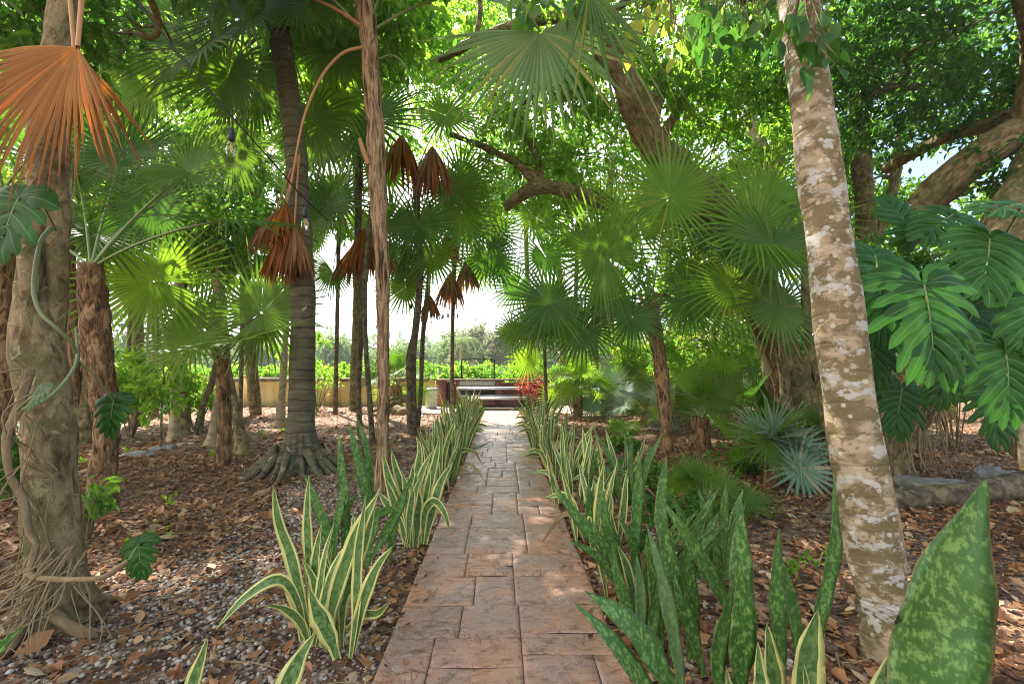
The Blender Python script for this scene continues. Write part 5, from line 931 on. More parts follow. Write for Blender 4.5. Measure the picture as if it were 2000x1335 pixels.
for k, (lb, mt, pts, w_, bl) in enumerate(spec):
    leafy_tree('background_tree', lb, 'tree', [(pts, w_)], [('s', a, b, c, d, e, 1.5, n_*1.0) for a, b, c, d, e, n_ in bl], .21, mt, 300+k, group=BG, spread=.3, seg=12)
# tree added out of frame, its crowns keep direct sun off the near garden
leafy_tree('added_shade_tree', 'tall tree added outside the left edge so that its crown shades the garden', 'tree', [([(-420, 860, 8), (-400, 500, 8), (-330, 0, 8)], [40, 36, 30])], [('w', -5, 9.5, 9.0, 3, 2.4, 1, 2400), ('w', -8, 7, 8, 2.6, 2.4, 1, 1600), ('w', -3.0, 8.8, 8.6, 1.9, 2.6, .7, 3600), ('w', -2.6, 6.6, 6.9, 1.5, 1.6, .5, 2200)], .2, 'bright', 330, spread=.3)
# shrubs and ground plants
def bush(label, c, rad, n, ls, mt, seed, name='shrub', cat='shrub', group='leafy shrubs of the undergrowth', per=12):
    c = np.array(c, float); t = thing(name, label, cat, (c[0], c[1], 0), group); rs = np.random.RandomState(seed); m = M()
    leafcloud(m, c, rad, n, ls, rs, per, max(.08, rad[0]*.25), .15, .25); m.build('foliage', ML[mt], t, smooth=False); s = M()
    for k in range(9):
        a = rs.rand()*6.28; e = c+np.array((cos(a)*rad[0]*.7, sin(a)*rad[1]*.7, rad[2]*(rs.rand()-.2))); b = np.array((c[0]+cos(a)*.04, c[1]+sin(a)*.04, 0.0)); tube(s, [b, (b+e)/2+np.array((0, 0, .08)), e], [.012, .009, .004], 5, .12)
    s.build('stems', ML['bark_tree'], t); return t
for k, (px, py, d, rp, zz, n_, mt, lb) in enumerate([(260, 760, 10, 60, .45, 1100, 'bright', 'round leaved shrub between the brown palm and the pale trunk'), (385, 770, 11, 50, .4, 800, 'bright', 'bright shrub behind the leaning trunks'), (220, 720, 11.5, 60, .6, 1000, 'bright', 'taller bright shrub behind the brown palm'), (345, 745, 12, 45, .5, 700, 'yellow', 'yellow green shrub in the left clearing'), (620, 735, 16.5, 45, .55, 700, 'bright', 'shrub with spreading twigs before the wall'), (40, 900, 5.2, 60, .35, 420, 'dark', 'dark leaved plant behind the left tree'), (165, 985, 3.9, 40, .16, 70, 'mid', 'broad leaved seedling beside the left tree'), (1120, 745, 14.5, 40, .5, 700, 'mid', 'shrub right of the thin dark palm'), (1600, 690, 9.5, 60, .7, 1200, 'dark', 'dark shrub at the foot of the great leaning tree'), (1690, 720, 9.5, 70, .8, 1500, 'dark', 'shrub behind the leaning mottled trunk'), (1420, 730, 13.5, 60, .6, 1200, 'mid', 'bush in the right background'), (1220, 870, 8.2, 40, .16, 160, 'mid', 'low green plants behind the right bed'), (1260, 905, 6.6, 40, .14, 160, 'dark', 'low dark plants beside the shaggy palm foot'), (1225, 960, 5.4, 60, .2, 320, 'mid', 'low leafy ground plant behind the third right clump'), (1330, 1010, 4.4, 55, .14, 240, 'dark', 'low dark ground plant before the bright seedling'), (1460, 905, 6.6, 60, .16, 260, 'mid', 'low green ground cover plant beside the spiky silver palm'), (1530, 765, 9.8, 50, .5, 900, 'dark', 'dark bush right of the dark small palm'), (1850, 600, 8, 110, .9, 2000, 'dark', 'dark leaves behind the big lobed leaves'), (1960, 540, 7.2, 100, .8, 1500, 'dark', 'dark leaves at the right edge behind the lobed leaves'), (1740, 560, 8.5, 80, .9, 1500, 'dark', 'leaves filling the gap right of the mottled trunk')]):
    c = P(px, py, d); c[2] = max(c[2], zz*.8); bush(lb, c, (rp/F_PX*d, rp/F_PX*d*.8, zz), n_, .12 if d > 7 else .1, mt, 400+k)
rsr = np.random.RandomState(77)
for k in range(34):
    px = rsr.uniform(150, 760) if k % 2 else rsr.uniform(1180, 1700); d = rsr.uniform(3.2, 12); c = P(px, 722, d); c[2] = .0
    if abs(c[0]) < .9: continue
    t = thing('seedling', 'tiny green seedling pushing up through the dead leaves', 'seedling', (c[0], c[1], float(terrain(c[0], c[1]))), 'green seedlings among the dead leaves')
    m = M(); z0 = float(terrain(c[0], c[1])); leafcloud(m, (c[0], c[1], z0+.05), (.07, .07, .04), 12, .075, rsr, 4, .04, -.2, .2); m.build('leaves', ML['bright'], t, smooth=False)
# big lobed leaves at the right
R_ = [((1803, 556, 2.9), (-.05, -.25, -1), .57, 7, (0, -1, .3), 11, 'huge lobed leaf in the middle of the right group'), ((1708, 500, 3.3), (-.25, -.45, -.7), .52, 6, (.15, -.85, .6), 12, 'lobed leaf left of the huge one, against the mottled trunk'), ((1932, 468, 3.1), (-.40, -.3, -.75), .44, 6, (-.1, -.9, .6), 13, 'dark lobed leaf upper right of the huge one'), ((1962, 678, 3.0), (-.12, -.2, -1), .44, 7, (-.15, -1, .3), 14, 'lobed leaf hanging lowest at the right edge'),
    ((1995, 400, 3.2), (-.75, -.3, -.1), .44, 6, (0, -.6, .9), 15, 'topmost lobed leaf at the right edge'), ((1782, 452, 4.2), (-.2, .1, .5), .44, 6, (0, -1, .5), 16, 'sunlit lobed leaf behind the group'), ((1870, 690, 3.9), (-.5, -.1, -.8), .44, 6, (0, -1, .5), 17, 'lobed leaf in the shade under the huge one'), ((1890, 540, 3.7), (.4, -.1, -.8), .48, 6, (0, -1, .5), 18, 'dark lobed leaf behind the two right hand ones'), ((2030, 560, 3.0), (-.5, -.2, -.9), .44, 6, (0, -1, .4), 19, 'lobed leaf cut by the right edge'), ((1705, 640, 4.2), (-.1, -.2, -1), .48, 7, (0, -1, .3), 20, 'lower lobed leaf behind the mottled trunk'), ((1760, 760, 4.6), (-.3, -.2, -.9), .44, 7, (0, -1, .4), 21, 'lowest lobed leaf beside the ropy roots'),
    ((1860, 420, 4.0), (-.6, -.2, -.3), .46, 6, (0, -.8, .7), 22, 'small lobed leaf high between the sunlit and the topmost one'), ((1900, 610, 3.5), (-.6, -.3, -.6), .42, 6, (0, -1, .6), 23, 'dark lobed leaf right of the huge leaf tip'), ((1990, 500, 3.5), (-.4, .1, -.6), .44, 6, (0, -1, .6), 24, 'lobed leaf tucked behind the upper right one'), ((1740, 590, 3.9), (-.5, -.2, -.5), .42, 6, (0, -1, .5), 25, 'half hidden lobed leaf touching the mottled trunk'), ((1930, 770, 4.2), (.1, -.2, -1), .42, 6, (0, -1, .4), 26, 'low lobed leaf above the dark surface root')]
for c, d, L, nl, nn, s, lb in R_:
    t = thing('philodendron_leaf', lb, 'leaf', P(*c), 'big lobed leaves at the right'); lobed_leaf(t, P(*c), d, nn, L, nl, 1.08, .14, s, name='blade', pet=[P(1870+s*4, 760, 5.4), P((c[0]+1900)/2, (c[1]+640)/2, (c[2]+5)/2)], pr=.010)
# aerial roots and fallen log at right
t = thing('hanging_roots', 'tangle of brown aerial roots hanging before the ropy right trunk', 'roots', P(1760, 820, 5.5)); m = M(); rsr = np.random.RandomState(9)
for k in range(46):
    a = P(1735+rsr.rand()*110, 690+rsr.rand()*120, 5.5+rsr.rand()*.3); L = a[2]*(.45+.5*rsr.rand()); e = a+np.array((rsr.randn()*.15-.1, -.05+rsr.randn()*.12, -L)); tube(m, [a, a*.6+e*.4+rsr.randn(3)*.05, a*.3+e*.7+rsr.randn(3)*.05, e], [.009, .007, .006, .003], 6, .08)
m.build('root_strands', ML['root'], t)
m = M(); pts = [P(1590, 1015, 4.5), P(1680, 1010, 4.7), P(1790, 1000, 4.8), P(1900, 978, 5.0), P(2020, 955, 5.3), P(2150, 945, 5.6)]
for q in pts: q[2] = .11
pts[0][2] = -.02; tube(m, pts, [.07, .11, .12, .13, .14, .14], 20, .06, .02, 8, lump=.2, lf=3); tag(m.build('fallen_log', ML['bark_dark'], loc=pts[2]), 'dark surface root lying across the right foreground like a log', 'log')
def rock(label, px, py, sx, sy, sz, seed):
    g_ = G(px, py); m = M(); a = np.linspace(0, 2*pi, 41); b = np.linspace(0, pi, 21); A, B_ = np.meshgrid(a, b); U = np.stack([np.sin(B_)*np.cos(A), np.sin(B_)*np.sin(A), np.cos(B_)], -1)
    R = 1+.45*fbm(U*1.7+seed, 4); U = U*R[..., None]; U = np.clip(U, -.8, .85)*np.array((sx, sy, sz)); U[:, -1] = U[:, 0]
    V = (U+g_+np.array((0, 0, sz*.25))).reshape(-1, 3); i = (np.arange(20)[:, None]*41+np.arange(40)[None]).ravel(); m.add(V, np.stack([i, i+41, i+42, i+1], 1)); tag(m.build('rock', ML['rock'], loc=g_), label, 'rock', 'grey rocks on the ground')
rock('broad flat grey rock behind the root at the right', 1830, 965, .42, .3, .16, 3); rock('taller pale rock beside the flat one at the right', 1925, 950, .2, .18, .24, 8); rock('small rock rightmost behind the root', 1975, 940, .16, .14, .12, 12)
rock('dark low rock heap in the left clearing', 270, 895, .3, .22, .1, 20); rock('mossy stone right of the rock heap', 320, 880, .22, .18, .1, 25); rock('small pale stone at the foot of the left tree', 245, 1200, .07, .05, .035, 31); rock('grey stone far right behind the shaggy palm', 1310, 842, .6, .3, .08, 35)
leafy_tree('young_tree', 'thin pale trunk at the right edge of the picture', 'tree', [([(1996, 918, 6.4), (1994, 820, 6.4), (1998, 740, 6.4), (1990, 400, 6.4)], [12, 12, 11, 10])], [('s', 1990, 330, 6.6, 60, 50, .6, 500)], .12, 'dark', 350, bk='bark_pale')
# near hanging broad leaves at the top
def big_leaves(name, label, items, mt, ls, seed, base):
    t = thing(name, label, 'branch', P(*base)); rs = np.random.RandomState(seed); m = M(); s = M(); b0 = P(*base)
    for (px, py, d) in items:
        c = P(px, py, d)+rs.randn(3)*.02; dr = nrm(np.array((rs.randn()*.55, rs.randn()*.5, -1.))); nn = nrm(np.array((rs.randn()*.5, -1+rs.randn()*.5, .5))); sd = nrm(np.cross(dr, nn)); nn = np.cross(sd, dr); L = ls*(.7+.6*rs.rand()); W = L*.27
        K = 7; tt = np.linspace(0, 1, K); w_ = W*np.sin(np.pi*np.clip(tt, 0, 1)**.8)**.8; p = c+dr*(L*tt)[:, None]-nn*(L*.15*tt**2)[:, None]
        V = np.stack([p+sd*w_[:, None]+nn*(w_*.35)[:, None], p, p-sd*w_[:, None]+nn*(w_*.35)[:, None]], 1).reshape(-1, 3); q = np.arange(K-1)*3
        m.add(V, np.concatenate([np.stack([q, q+1, q+4, q+3], 1), np.stack([q+1, q+2, q+5, q+4], 1)]), None, rs.rand()); tube(s, [b0, (b0+c)/2+rs.randn(3)*.05, c], [.006, .004, .002], 5, .1)
    m.build('leaves', ML[mt], t); s.build('twigs', ML['bark_tree'], t)
rsr = np.random.RandomState(5)
big_leaves('leafy_branch', 'dark drooping leaves hanging around the top of the mottled trunk', [(1520+rsr.rand()*110, 10+rsr.rand()*130, 2.45+rsr.rand()*.3) for k in range(26)], 'dark', .15, 1, (1570, -40, 2.7))
big_leaves('leafy_branch', 'yellow green drooping leaves hanging at the top right of centre', [(1290+rsr.randn()*38, 40+rsr.randn()*45, 3.2+rsr.rand()*.4) for k in range(34)], 'yellow', .13, 2, (1300, -90, 3.4))
big_leaves('leafy_branch', 'dark green leaves hanging at the very top before the pale fan', [(1000+rsr.rand()*190, -20+rsr.rand()*60, 3.0+rsr.rand()*.5) for k in range(40)], 'mid', .15, 3, (1120, -130, 3.2))
big_leaves('leafy_branch', 'dark leaves hanging at the top between the yellow leaves and mottled trunk', [(1330+rsr.rand()*190, -10+rsr.rand()*110, 3.3+rsr.rand()*.7) for k in range(60)], 'dark', .14, 4, (1420, -120, 3.6))
# ------------------------------------------------------------------ snake plants: hand placed near ones
def sp_thing(label, base): g_ = G(*base); return thing('snake_plant', label, 'snake plant', (g_[0], g_[1], 0), 'snake plants lining the path')
A = sp_thing('tall yellow edged snake plant nearest on the left side of the path', (640, 1275))
for px, w_, tw in [([(606, 1262, 2.38), (596, 1200, 2.4), (570, 1090, 2.42), (545, 1020, 2.4), (533, 945, 2.38)], 38, .5), ([(612, 1230, 2.45), (604, 1100, 2.46), (600, 1010, 2.45), (603, 928, 2.44)], 30, .2), ([(650, 1270, 2.38), (648, 1190, 2.36), (690, 1060, 2.33), (735, 970, 2.3), (745, 945, 2.3)], 46, -.6), ([(660, 1255, 2.42), (680, 1150, 2.4), (712, 1060, 2.4), (733, 985, 2.4)], 34, .5),
    ([(600, 1255, 2.4), (580, 1170, 2.35), (545, 1130, 2.3), (480, 1165, 2.25), (420, 1230, 2.2)], 34, .3), ([(606, 1262, 2.36), (585, 1210, 2.3), (550, 1185, 2.25), (515, 1182, 2.2)], 34, -.5), ([(660, 1285, 2.3), (640, 1230, 2.28), (615, 1180, 2.26), (605, 1150, 2.25)], 58, .2), ([(685, 1285, 2.32), (695, 1200, 2.3), (700, 1080, 2.3), (710, 1000, 2.3), (716, 960, 2.3)], 30, .7), ([(690, 1270, 2.34), (705, 1190, 2.3), (735, 1110, 2.28), (768, 1065, 2.25)], 36, -.4), ([(680, 1230, 2.4), (705, 1200, 2.35), (740, 1195, 2.3), (765, 1168, 2.28)], 34, .8),
    ([(635, 1250, 2.44), (632, 1180, 2.45), (624, 1110, 2.46), (615, 1060, 2.46)], 34, -.3), ([(625, 1245, 2.42), (640, 1150, 2.46), (636, 1090, 2.48), (634, 1062, 2.5)], 30, .4), ([(668, 1262, 2.4), (670, 1180, 2.4), (688, 1100, 2.42), (690, 1000, 2.44)], 34, .3), ([(590, 1250, 2.42), (578, 1180, 2.42), (555, 1130, 2.42), (540, 1125, 2.42)], 30, .2), ([(640, 1265, 2.4), (660, 1160, 2.44), (672, 1110, 2.46), (700, 1030, 2.48)], 32, -.5), ([(632, 1262, 2.4), (630, 1200, 2.42), (612, 1130, 2.42), (590, 1090, 2.42)], 36, -.3)]: sleaf(A, px, w_, 'sv', tw)
A2 = thing('snake_plant', 'yellow edged leaves rising from the bottom edge left of the path', 'snake plant', G(560, 1400), 'snake plants lining the path')
for px, w_, tw in [([(500, 1480, 1.85), (560, 1340, 1.85), (590, 1275, 1.86), (618, 1233, 1.86)], 62, .2), ([(340, 1450, 1.9), (375, 1340, 1.9), (395, 1280, 1.9), (406, 1243, 1.9)], 40, .2)]: sleaf(A2, px, w_, 'sv', tw)
A3 = thing('snake_plant', 'single green leaf tip entering at the left bottom edge', 'snake plant', G(-60, 1400)); sleaf(A3, [(-90, 1360, 1.7), (-40, 1300, 1.7), (10, 1255, 1.7), (47, 1218, 1.7)], 38, 'sg', .2)
B = sp_thing('dark mottled snake plant behind the nearest yellow edged one, left', (690, 1120))
for px, w_, tw in [([(672, 1120, 3.1), (676, 1010, 3.1), (668, 920, 3.1), (662, 842, 3.1)], 30, .3), ([(725, 1050, 3.3), (715, 960, 3.3), (696, 880, 3.3), (680, 818, 3.3)], 30, -.2), ([(728, 1040, 3.35), (724, 960, 3.35), (716, 880, 3.35), (697, 812, 3.35)], 26, .5), ([(655, 1120, 3.05), (645, 1050, 3.05), (620, 985, 3.05), (594, 925, 3.05)], 30, .3), ([(652, 1115, 3.0), (655, 1040, 3.0), (668, 980, 3.0), (678, 935, 3.0)], 24, -.6), ([(600, 1095, 3.2), (620, 1060, 3.1), (650, 1030, 3.1), (700, 960, 3.0)], 28, .5), ([(720, 1100, 3.0), (770, 1010, 2.95), (790, 960, 2.95), (806, 925, 2.95)], 30, .8), ([(700, 1070, 3.1), (720, 1020, 3.1), (745, 1000, 3.1), (790, 985, 3.0)], 26, .3), ([(760, 1100, 3.1), (765, 1050, 3.1), (775, 1010, 3.1), (778, 985, 3.1)], 22, .3), ([(716, 1110, 3.0), (722, 1060, 3), (735, 1020, 3), (738, 985, 3)], 24, .4)]: sleaf(B, px, w_, 'sg', tw)
Cc = sp_thing('yellow edged snake plant beside the path with one leaf curling over the stones', (810, 1065))
for px, w_, tw in [([(812, 1068, 3.75), (816, 1000, 3.75), (812, 950, 3.75), (814, 918, 3.75)], 36, .2), ([(800, 1060, 3.8), (780, 990, 3.8), (758, 930, 3.8), (748, 882, 3.8)], 32, .3), ([(804, 1060, 3.85), (795, 980, 3.85), (775, 920, 3.85), (764, 877, 3.85)], 30, -.2), ([(815, 1065, 3.8), (835, 960, 3.8), (850, 900, 3.8), (860, 848, 3.8)], 28, .4), ([(825, 1060, 3.75), (830, 1000, 3.7), (848, 978, 3.65), (868, 1000, 3.6), (880, 1042, 3.6)], 26, .4), ([(795, 1065, 3.7), (780, 1020, 3.7), (750, 975, 3.7), (738, 960, 3.7)], 30, .4), ([(808, 1060, 3.9), (812, 960, 3.9), (820, 880, 3.9), (812, 850, 3.9)], 30, .2), ([(790, 1062, 3.7), (785, 1020, 3.7), (770, 980, 3.7), (752, 930, 3.7)], 28, -.3), ([(820, 1062, 3.8), (826, 990, 3.8), (838, 930, 3.8), (838, 900, 3.8)], 26, -.5), ([(798, 1068, 3.7), (800, 1010, 3.7), (806, 960, 3.7), (802, 940, 3.7)], 24, .6)]: sleaf(Cc, px, w_, 'sv', tw)
# left row onward
rows = [('yellow edged snake plant third along the left side of the path', 862, 945, 20, .80, .20, .072), ('snake plant clump fourth along the left side', 886, 905, 20, .85, .24, .072), ('snake plant clump fifth along the left side', 868, 885, 16, .85, .26, .072), ('snake plant clump sixth along the left side', 905, 868, 20, .85, .26, .072), ('snake plant clump seventh along the left side', 912, 848, 20, .85, .28, .072), ('snake plant clump eighth along the left side, near the path end', 918, 834, 20, .85, .3, .072), ('farthest snake plant clump on the left, before the table', 915, 822, 22, .9, .35, .072), ('snake plant clump farthest left by the patio corner', 885, 822, 14, .8, .3, .072)]
for k, (lb, px, py, n_, h_, s_, w_) in enumerate(rows):
    g_ = G(px, py); g_[0] = min(g_[0], -.74-s_*.25)
    snake_plant(lb, g_, n_, h_, s_, w_, 500+k)
# right row onward
rows = [('yellow edged snake plant clump second on the right side', 1165, 1065, 16, .72, .2, .072), ('snake plant clump third on the right side, many upright leaves', 1125, 985, 22, .74, .24, .072), ('snake plant clump behind the third, farther from the path', 1205, 975, 16, .72, .22, .072), ('snake plant clump fourth on the right side', 1100, 940, 20, .78, .24, .072), ('snake plant clump fifth on the right side', 1078, 905, 20, .8, .26, .072), ('snake plant clump sixth on the right side', 1066, 880, 20, .8, .26, .072), ('snake plant clump seventh on the right side', 1056, 858, 20, .85, .28, .072), ('snake plant clump eighth on the right side', 1050, 842, 20, .85, .3, .072), ('farthest snake plant clump on the right, by the bench end', 1048, 828, 20, .9, .3, .072), ('dark clump of snake plants between the right row and the shaggy palm', 1245, 985, 10, .75, .2, .06)]
for k, (lb, px, py, n_, h_, s_, w_) in enumerate(rows):
    g_ = G(px, py); g_[0] = max(g_[0], .74+s_*.25)
    snake_plant(lb, g_, n_, h_, s_, w_, 520+k, 'sg' if k in (9,) else 'sv')
st = thing('snake_plant', 'lone green leaf reaching over the path from the fourth left clump', 'snake plant', G(905, 905)); sleaf(st, [(893, 905, 6.9), (912, 882, 6.8), (938, 872, 6.7), (962, 860, 6.6)], 15, 'sg', .3, (0, -.4, 1))
D = sp_thing('large mottled green snake plant on the right of the path, arching leaves', (1262, 1250))
for px, w_, tw, mn in [([(1245, 1190, 2.7), (1190, 1085, 2.65), (1120, 1000, 2.6), (1070, 935, 2.6)], 40, .3, 'sg'), ([(1240, 1200, 2.6), (1200, 1130, 2.6), (1160, 1080, 2.55), (1110, 1055, 2.5)], 26, .4, 'sg'), ([(1228, 1150, 2.8), (1200, 1080, 2.8), (1182, 1010, 2.8), (1178, 955, 2.8)], 34, -.3, 'sg'), ([(1238, 1140, 2.8), (1240, 1050, 2.85), (1246, 960, 2.85), (1250, 878, 2.85)], 36, .25, 'sg'), ([(1300, 1160, 2.7), (1296, 1070, 2.75), (1290, 990, 2.8), (1302, 885, 2.8)], 40, -.2, 'sg'), ([(1252, 1265, 2.45), (1252, 1200, 2.43), (1250, 1140, 2.43), (1243, 1080, 2.43)], 38, .15, 'sp'), ([(1285, 1265, 2.5), (1280, 1180, 2.5), (1268, 1100, 2.5), (1262, 1040, 2.5)], 44, .3, 'sg'), ([(1335, 1420, 2.05), (1322, 1280, 2.05), (1290, 1120, 2.05), (1262, 1020, 2.05)], 44, .3, 'sp'), ([(1465, 1300, 2.2), (1420, 1180, 2.15), (1350, 1060, 2.1), (1288, 968, 2.1)], 44, -.2, 'sg'), ([(1300, 1170, 2.6), (1330, 1100, 2.6), (1370, 1060, 2.6), (1428, 1012, 2.6)], 44, .5, 'sg'), ([(1320, 1250, 2.4), (1315, 1150, 2.4), (1300, 1060, 2.42), (1290, 990, 2.42)], 50, -.3, 'sg'), ([(1265, 1260, 2.5), (1225, 1180, 2.5), (1205, 1120, 2.5), (1195, 1060, 2.5)], 34, -.3, 'sg'), ([(1375, 1320, 2.1), (1350, 1230, 2.1), (1325, 1160, 2.1), (1318, 1120, 2.12)], 46, .2, 'sg')]: sleaf(D, px, w_, mn, tw, prof=1 if w_ > 36 else 0)
rsn = random.Random(90)
for (bx, by, bd, n_, hh, ww) in [(1262, 1225, 2.65, 9, 250, 36), (1300, 1290, 2.3, 6, 230, 42), (1215, 1165, 2.9, 7, 210, 30)]:
    for k in range(n_):
        x = bx+rsn.uniform(-45, 60); l = rsn.uniform(-.55, .65); h_ = hh*rsn.uniform(.45, 1.0); dd = bd+rsn.uniform(-.12, .15)
        sleaf(D, [(x, by, dd), (x+l*h_*.18, by-h_*.4, dd), (x+l*h_*.42, by-h_*.75, dd-.02), (x+l*h_*.75, by-h_, dd-.05)], ww*rsn.uniform(.75, 1.1), 'sg' if rsn.random() < .75 else 'sv', rsn.uniform(-.9, .9), prof=1, seed=k)
E2 = sp_thing('yellow edged and green snake plant between the large mottled one and the leaning trunk', (1400, 1120))
for k in range(11):
    x = 1385+rsn.uniform(-50, 60); l = rsn.uniform(-.5, .5); h_ = 190*rsn.uniform(.5, 1.0); dd = 3.0+rsn.uniform(-.15, .2)
    sleaf(E2, [(x, 1130, dd), (x+l*h_*.18, 1130-h_*.4, dd), (x+l*h_*.42, 1130-h_*.75, dd), (x+l*h_*.75, 1130-h_, dd)], 32*rsn.uniform(.75, 1.1), 'sg', rsn.uniform(-.9, .9), seed=k)
for k in range(9):
    x = 640+rsn.uniform(-38, 45); l = rsn.uniform(-.6, .6); h_ = 250*rsn.uniform(.4, 1.0); dd = 2.4+rsn.uniform(-.05, .1)
    sleaf(A, [(x, 1262, dd), (x+l*h_*.2, 1262-h_*.4, dd), (x+l*h_*.45, 1262-h_*.75, dd), (x+l*h_*.8, 1262-h_, dd)], 30*rsn.uniform(.7, 1.1), 'sv', rsn.uniform(-.9, .9), seed=k)
for k in range(7):
    x = 810+rsn.uniform(-25, 28); l = rsn.uniform(-.5, .5); h_ = 190*rsn.uniform(.5, 1.0); dd = 3.8+rsn.uniform(-.1, .1)
    sleaf(Cc, [(x, 1062, dd), (x+l*h_*.2, 1062-h_*.4, dd), (x+l*h_*.45, 1062-h_*.75, dd), (x+l*h_*.8, 1062-h_, dd)], 28*rsn.uniform(.7, 1.1), 'sv', rsn.uniform(-.9, .9), seed=k)
WK = .85
E = thing('snake_plant', 'two bright mottled leaves leaning over the path from the bottom edge', 'snake plant', G(1290, 1420), 'snake plants lining the path')
for px, w_, tw in [([(1330, 1440, 1.75), (1250, 1325, 1.72), (1185, 1240, 1.7), (1117, 1172, 1.7)], 46, .1), ([(1345, 1420, 1.8), (1290, 1310, 1.77), (1230, 1220, 1.75), (1160, 1165, 1.75), (1140, 1152, 1.75)], 66, -.2)]: sleaf(E, px, w_, 'sg', tw, (.2, -.8, .7), 1)
Fh = sp_thing('tall mottled snake plant in front of the leaning trunk, rounded leaf tips', (1440, 1330))
for px, w_, tw in [([(1440, 1370, 1.95), (1445, 1220, 1.95), (1444, 1080, 1.98), (1447, 972, 2.0)], 62, .15), ([(1440, 1400, 1.85), (1445, 1280, 1.85), (1450, 1180, 1.85), (1440, 1092, 1.85)], 66, -.1), ([(1530, 1380, 1.95), (1520, 1250, 1.95), (1515, 1130, 1.95), (1522, 1028, 1.95)], 44, .3), ([(1560, 1350, 2.0), (1555, 1240, 2.0), (1535, 1140, 2.0), (1515, 1060, 2.0)], 34, -.4), ([(1602, 1330, 2.2), (1598, 1220, 2.2), (1622, 1100, 2.2), (1630, 1020, 2.2), (1628, 920, 2.2)], 44, .9), ([(1410, 1380, 1.9), (1400, 1290, 1.9), (1418, 1200, 1.9), (1430, 1140, 1.9)], 44, .2)]: sleaf(Fh, px, w_, 'sg', tw, prof=1)
WK = 1.0
Gg = thing('snake_plant', 'giant broad mottled leaf in the right bottom corner', 'snake plant', G(1820, 1480), 'snake plants lining the path')
sleaf(Gg, [(1770, 1700, 1.22), (1785, 1480, 1.22), (1812, 1290, 1.23), (1858, 1110, 1.24), (1928, 934, 1.25)], 182, 'sg', .12, (-.15, -1, .15), 1)
H = thing('snake_plant', 'yellow edged leaf tips along the bottom edge before the leaning trunk', 'snake plant', G(1600, 1450), 'snake plants lining the path')
for px, w_, tw in [([(1572, 1460, 1.65), (1572, 1350, 1.65), (1578, 1270, 1.65), (1598, 1188, 1.65)], 66, .1), ([(1500, 1450, 1.7), (1512, 1350, 1.7), (1505, 1280, 1.7), (1497, 1215, 1.7)], 44, .2), ([(1700, 1450, 1.55), (1715, 1380, 1.55), (1732, 1320, 1.55), (1742, 1268, 1.55)], 74, -.1), ([(1428, 1450, 1.65), (1425, 1380, 1.65), (1422, 1330, 1.65), (1418, 1298, 1.65)], 26, .2), ([(1480, 1450, 1.6), (1484, 1350, 1.6), (1482, 1300, 1.6), (1480, 1250, 1.6)], 34, .4), ([(1560, 1450, 1.5), (1574, 1380, 1.5), (1575, 1340, 1.5), (1568, 1290, 1.5)], 20, .4)]: sleaf(H, px, w_, 'sv', tw)
# croton with red leaves
t = thing('croton', 'red and orange leaved plant at the right end of the picnic table', 'plant', P(1030, 790, 16.0)*np.array((1, 1, 0))); rs = np.random.RandomState(6); m = M(); b = P(1032, 760, 16.0)
for k in range(130):
    d = nrm(np.array((rs.randn(), rs.randn(), .5+rs.rand()))); c = b+rs.randn(3)*np.array((.22, .2, .22)); s = nrm(np.cross(d, rs.randn(3))); L = .22+.2*rs.rand(); W = L*.13
    m.add([c, c+d*L*.4+s*W, c+d*L-UP*L*.25, c+d*L*.4-s*W], [[0, 1, 2, 3]], None, rs.rand())
m.build('foliage', ML['croton'], t, smooth=False); s = M()
for k in range(7): tube(s, [b*np.array((1, 1, 0)), b+rs.randn(3)*.1-UP*.3, b+rs.randn(3)*.2], [.015, .012, .006], 5, .1)
s.build('stems', ML['bark_tree'], t)
# ------------------------------------------------------------------ string lights
def cable(name, label, pts, r): m = M(); tube(m, [P(*p) for p in pts], [r]*len(pts), 6, .06); return tag(m.build(name, ML['cable'], loc=P(*pts[0])), label, 'cable')
cable('light_cable', 'black cable of the string lights slanting down across the left palms', [(200, -90, 2.6), (265, 0, 2.7), (350, 105, 2.85), (455, 230, 3.05), (540, 325, 3.4), (585, 378, 3.8), (640, 430, 4.3)], .0055)
cable('light_cable', 'far cable of small hanging bulbs strung between the slender palms', [(815, 560, 10.6), (835, 600, 11.5), (855, 612, 12.6), (884, 607, 14.4), (935, 560, 16)], .006)
def bulb(label, px, py, d, s=1.0):
    c = P(px, py, d); t = thing('light_bulb', label, 'light bulb', c, 'bulbs of the string lights'); th = np.linspace(0, 2*pi, 17)
    def lathe(mm, prof): V = np.array([[c[0]+r*s*cos(a), c[1]+r*s*sin(a), c[2]+z*s] for r, z in prof for a in th]); i = (np.arange(len(prof)-1)[:, None]*17+np.arange(16)[None]).ravel(); mm.add(V, np.stack([i, i+1, i+18, i+17], 1))
    m = M(); lathe(m, [(.004, .09), (.012, .085), (.018, .06), (.019, .02), (.017, 0), (.0, 0)]); m.build('socket', ML['cable'], t)
    m = M(); lathe(m, [(.014, 0), (.017, -.012), (.028, -.04), (.033, -.065), (.028, -.09), (.015, -.105), (0, -.11)]); m.build('glass', ML['glass'], t)
    m = M()
    for k in range(4): a = k*pi/2; tube(m, [c+np.array((0, 0, -.005))*s, c+np.array((.008*cos(a), .008*sin(a), -.04))*s, c+np.array((.003*cos(a), .003*sin(a), -.08))*s], [.0009*s]*3, 5, .01)
    m.build('filament', ML['filament'], t)
    m = M(); tube(m, [c+UP*.09*s, c+UP*.15*s], [.003*s]*2, 5, .05); m.build('hanger', ML['cable'], t)
bulb('clear glass bulb hanging from the slanting cable, the nearer one', 452, 275, 3.05, 1.0); bulb('clear glass bulb hanging lower on the slanting cable before the grey palm', 596, 425, 3.9, 1.0)
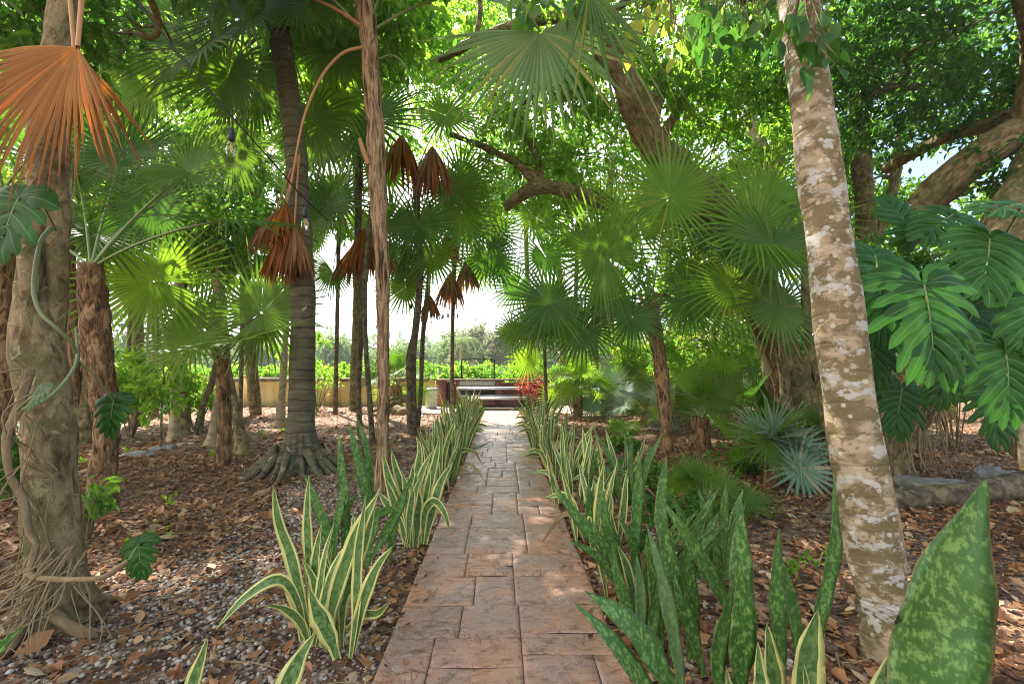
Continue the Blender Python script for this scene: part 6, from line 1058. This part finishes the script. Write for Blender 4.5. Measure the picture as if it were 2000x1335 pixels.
for k, (px, py, d) in enumerate([(803, 603, 10.8), (824, 628, 11.3), (842, 620, 12.2), (853, 622, 12.6), (865, 622, 13.2), (875, 620, 13.8), (894, 620, 14.8)]): bulb(['first small far bulb from the left, by the bent palm', 'second small far bulb, right of the bent palm', 'third far bulb in the row under the dead fronds', 'fourth far bulb in the row, middle one', 'fifth far bulb in the row', 'sixth far bulb, just left of the slender palm', 'last far bulb, right of the slender palm'][k], px, py, d, 1.5)
# ------------------------------------------------------------------ far trees
rs = np.random.RandomState(12)
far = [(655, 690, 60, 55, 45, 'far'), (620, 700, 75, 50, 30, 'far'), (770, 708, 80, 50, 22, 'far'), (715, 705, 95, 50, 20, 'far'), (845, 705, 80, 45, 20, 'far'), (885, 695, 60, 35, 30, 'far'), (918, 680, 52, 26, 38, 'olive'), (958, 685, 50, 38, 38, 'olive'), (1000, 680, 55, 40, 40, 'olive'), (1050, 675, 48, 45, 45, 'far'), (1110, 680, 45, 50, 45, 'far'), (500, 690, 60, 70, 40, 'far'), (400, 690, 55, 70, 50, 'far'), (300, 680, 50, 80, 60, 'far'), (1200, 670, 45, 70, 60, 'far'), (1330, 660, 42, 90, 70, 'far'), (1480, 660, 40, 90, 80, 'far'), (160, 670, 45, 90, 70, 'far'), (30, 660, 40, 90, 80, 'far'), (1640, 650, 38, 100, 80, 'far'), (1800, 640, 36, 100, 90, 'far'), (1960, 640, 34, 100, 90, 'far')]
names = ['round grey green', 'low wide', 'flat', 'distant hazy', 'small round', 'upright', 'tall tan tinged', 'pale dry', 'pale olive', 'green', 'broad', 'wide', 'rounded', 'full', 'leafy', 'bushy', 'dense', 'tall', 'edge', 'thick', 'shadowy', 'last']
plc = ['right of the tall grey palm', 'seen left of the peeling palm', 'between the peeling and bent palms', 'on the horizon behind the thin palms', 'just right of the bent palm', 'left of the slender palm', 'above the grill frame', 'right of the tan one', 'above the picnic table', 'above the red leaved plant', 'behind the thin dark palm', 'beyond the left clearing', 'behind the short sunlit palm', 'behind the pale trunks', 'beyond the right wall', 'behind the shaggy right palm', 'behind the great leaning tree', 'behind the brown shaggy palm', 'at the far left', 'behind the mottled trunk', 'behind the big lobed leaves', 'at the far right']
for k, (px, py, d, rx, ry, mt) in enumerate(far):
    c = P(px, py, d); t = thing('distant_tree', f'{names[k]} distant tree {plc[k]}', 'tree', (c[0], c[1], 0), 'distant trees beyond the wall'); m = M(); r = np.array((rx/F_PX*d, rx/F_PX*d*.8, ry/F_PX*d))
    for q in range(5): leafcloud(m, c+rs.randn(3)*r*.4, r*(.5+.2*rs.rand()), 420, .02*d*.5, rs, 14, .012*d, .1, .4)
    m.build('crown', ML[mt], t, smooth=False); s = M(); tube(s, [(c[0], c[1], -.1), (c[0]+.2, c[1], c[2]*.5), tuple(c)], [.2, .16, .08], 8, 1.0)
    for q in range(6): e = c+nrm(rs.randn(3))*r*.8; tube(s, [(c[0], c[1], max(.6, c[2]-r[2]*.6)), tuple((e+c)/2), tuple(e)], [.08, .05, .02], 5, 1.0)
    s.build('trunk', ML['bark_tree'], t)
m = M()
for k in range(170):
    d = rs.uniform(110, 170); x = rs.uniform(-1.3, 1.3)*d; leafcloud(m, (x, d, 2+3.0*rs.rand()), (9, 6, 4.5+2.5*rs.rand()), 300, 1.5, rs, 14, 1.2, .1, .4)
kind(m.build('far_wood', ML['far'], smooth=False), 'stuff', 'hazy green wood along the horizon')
t = thing('distant_palm', 'small distant palm standing left of the tan tree', 'palm tree', P(900, 700, 45)*np.array((1, 1, 0))); m = M(); W = [P(900, 722, 45)*np.array((1, 1, 0)), P(901, 690, 45), P(900, 668, 45)]
tube(m, W, [.2, .17, .15], 8, .5); m.build('trunk', ML['bark_tree'], t)
for k in range(12):
    a = k*2.4; q = M(); e = np.array((cos(a), sin(a)*.8, 0)); p0 = W[-1]
    pts = [p0, p0+e*.9+UP*.5, p0+e*1.7+UP*.3, p0+e*2.3-UP*.6]; p, _ = catmull(pts, np.zeros(4), .15); T, X, Y = frames(p)
    for sgn in (-1, 1):
        n_ = len(p); sd = np.cross(T, UP)*sgn; V = np.stack([p, p+T*.08, p+sd*.5+T*.25-UP*.25], 1).reshape(-1, 3); q.F.append(np.arange(n_*3).reshape(-1, 3)+q.n); q.V.append(V); q.n += len(V); q.uv.append(np.zeros((n_*3, 2))); q.r.append(rs.rand(n_)); q.m.append(np.zeros(n_, int))
    q.build('frond', ML['far'], t, smooth=False)
# ------------------------------------------------------------------ air
def haze():
    m = M(); box(m, (0, 180, 18), (700, 480, 39)); o = m.build('haze', ML['haze'], smooth=False); kind(o, 'stuff', 'thin bright air that pales the far trees')
hm, ht = mat('pale_air'); ho = ht.nodes.new('ShaderNodeOutputMaterial'); hv = ht.nodes.new('ShaderNodeVolumePrincipled')
hv.inputs['Color'].default_value = (.9, .94, 1, 1); hv.inputs['Density'].default_value = .0008; hv.inputs['Anisotropy'].default_value = .3
ht.links.new(hv.outputs[0], ho.inputs['Volume']); ML['haze'] = hm; haze()
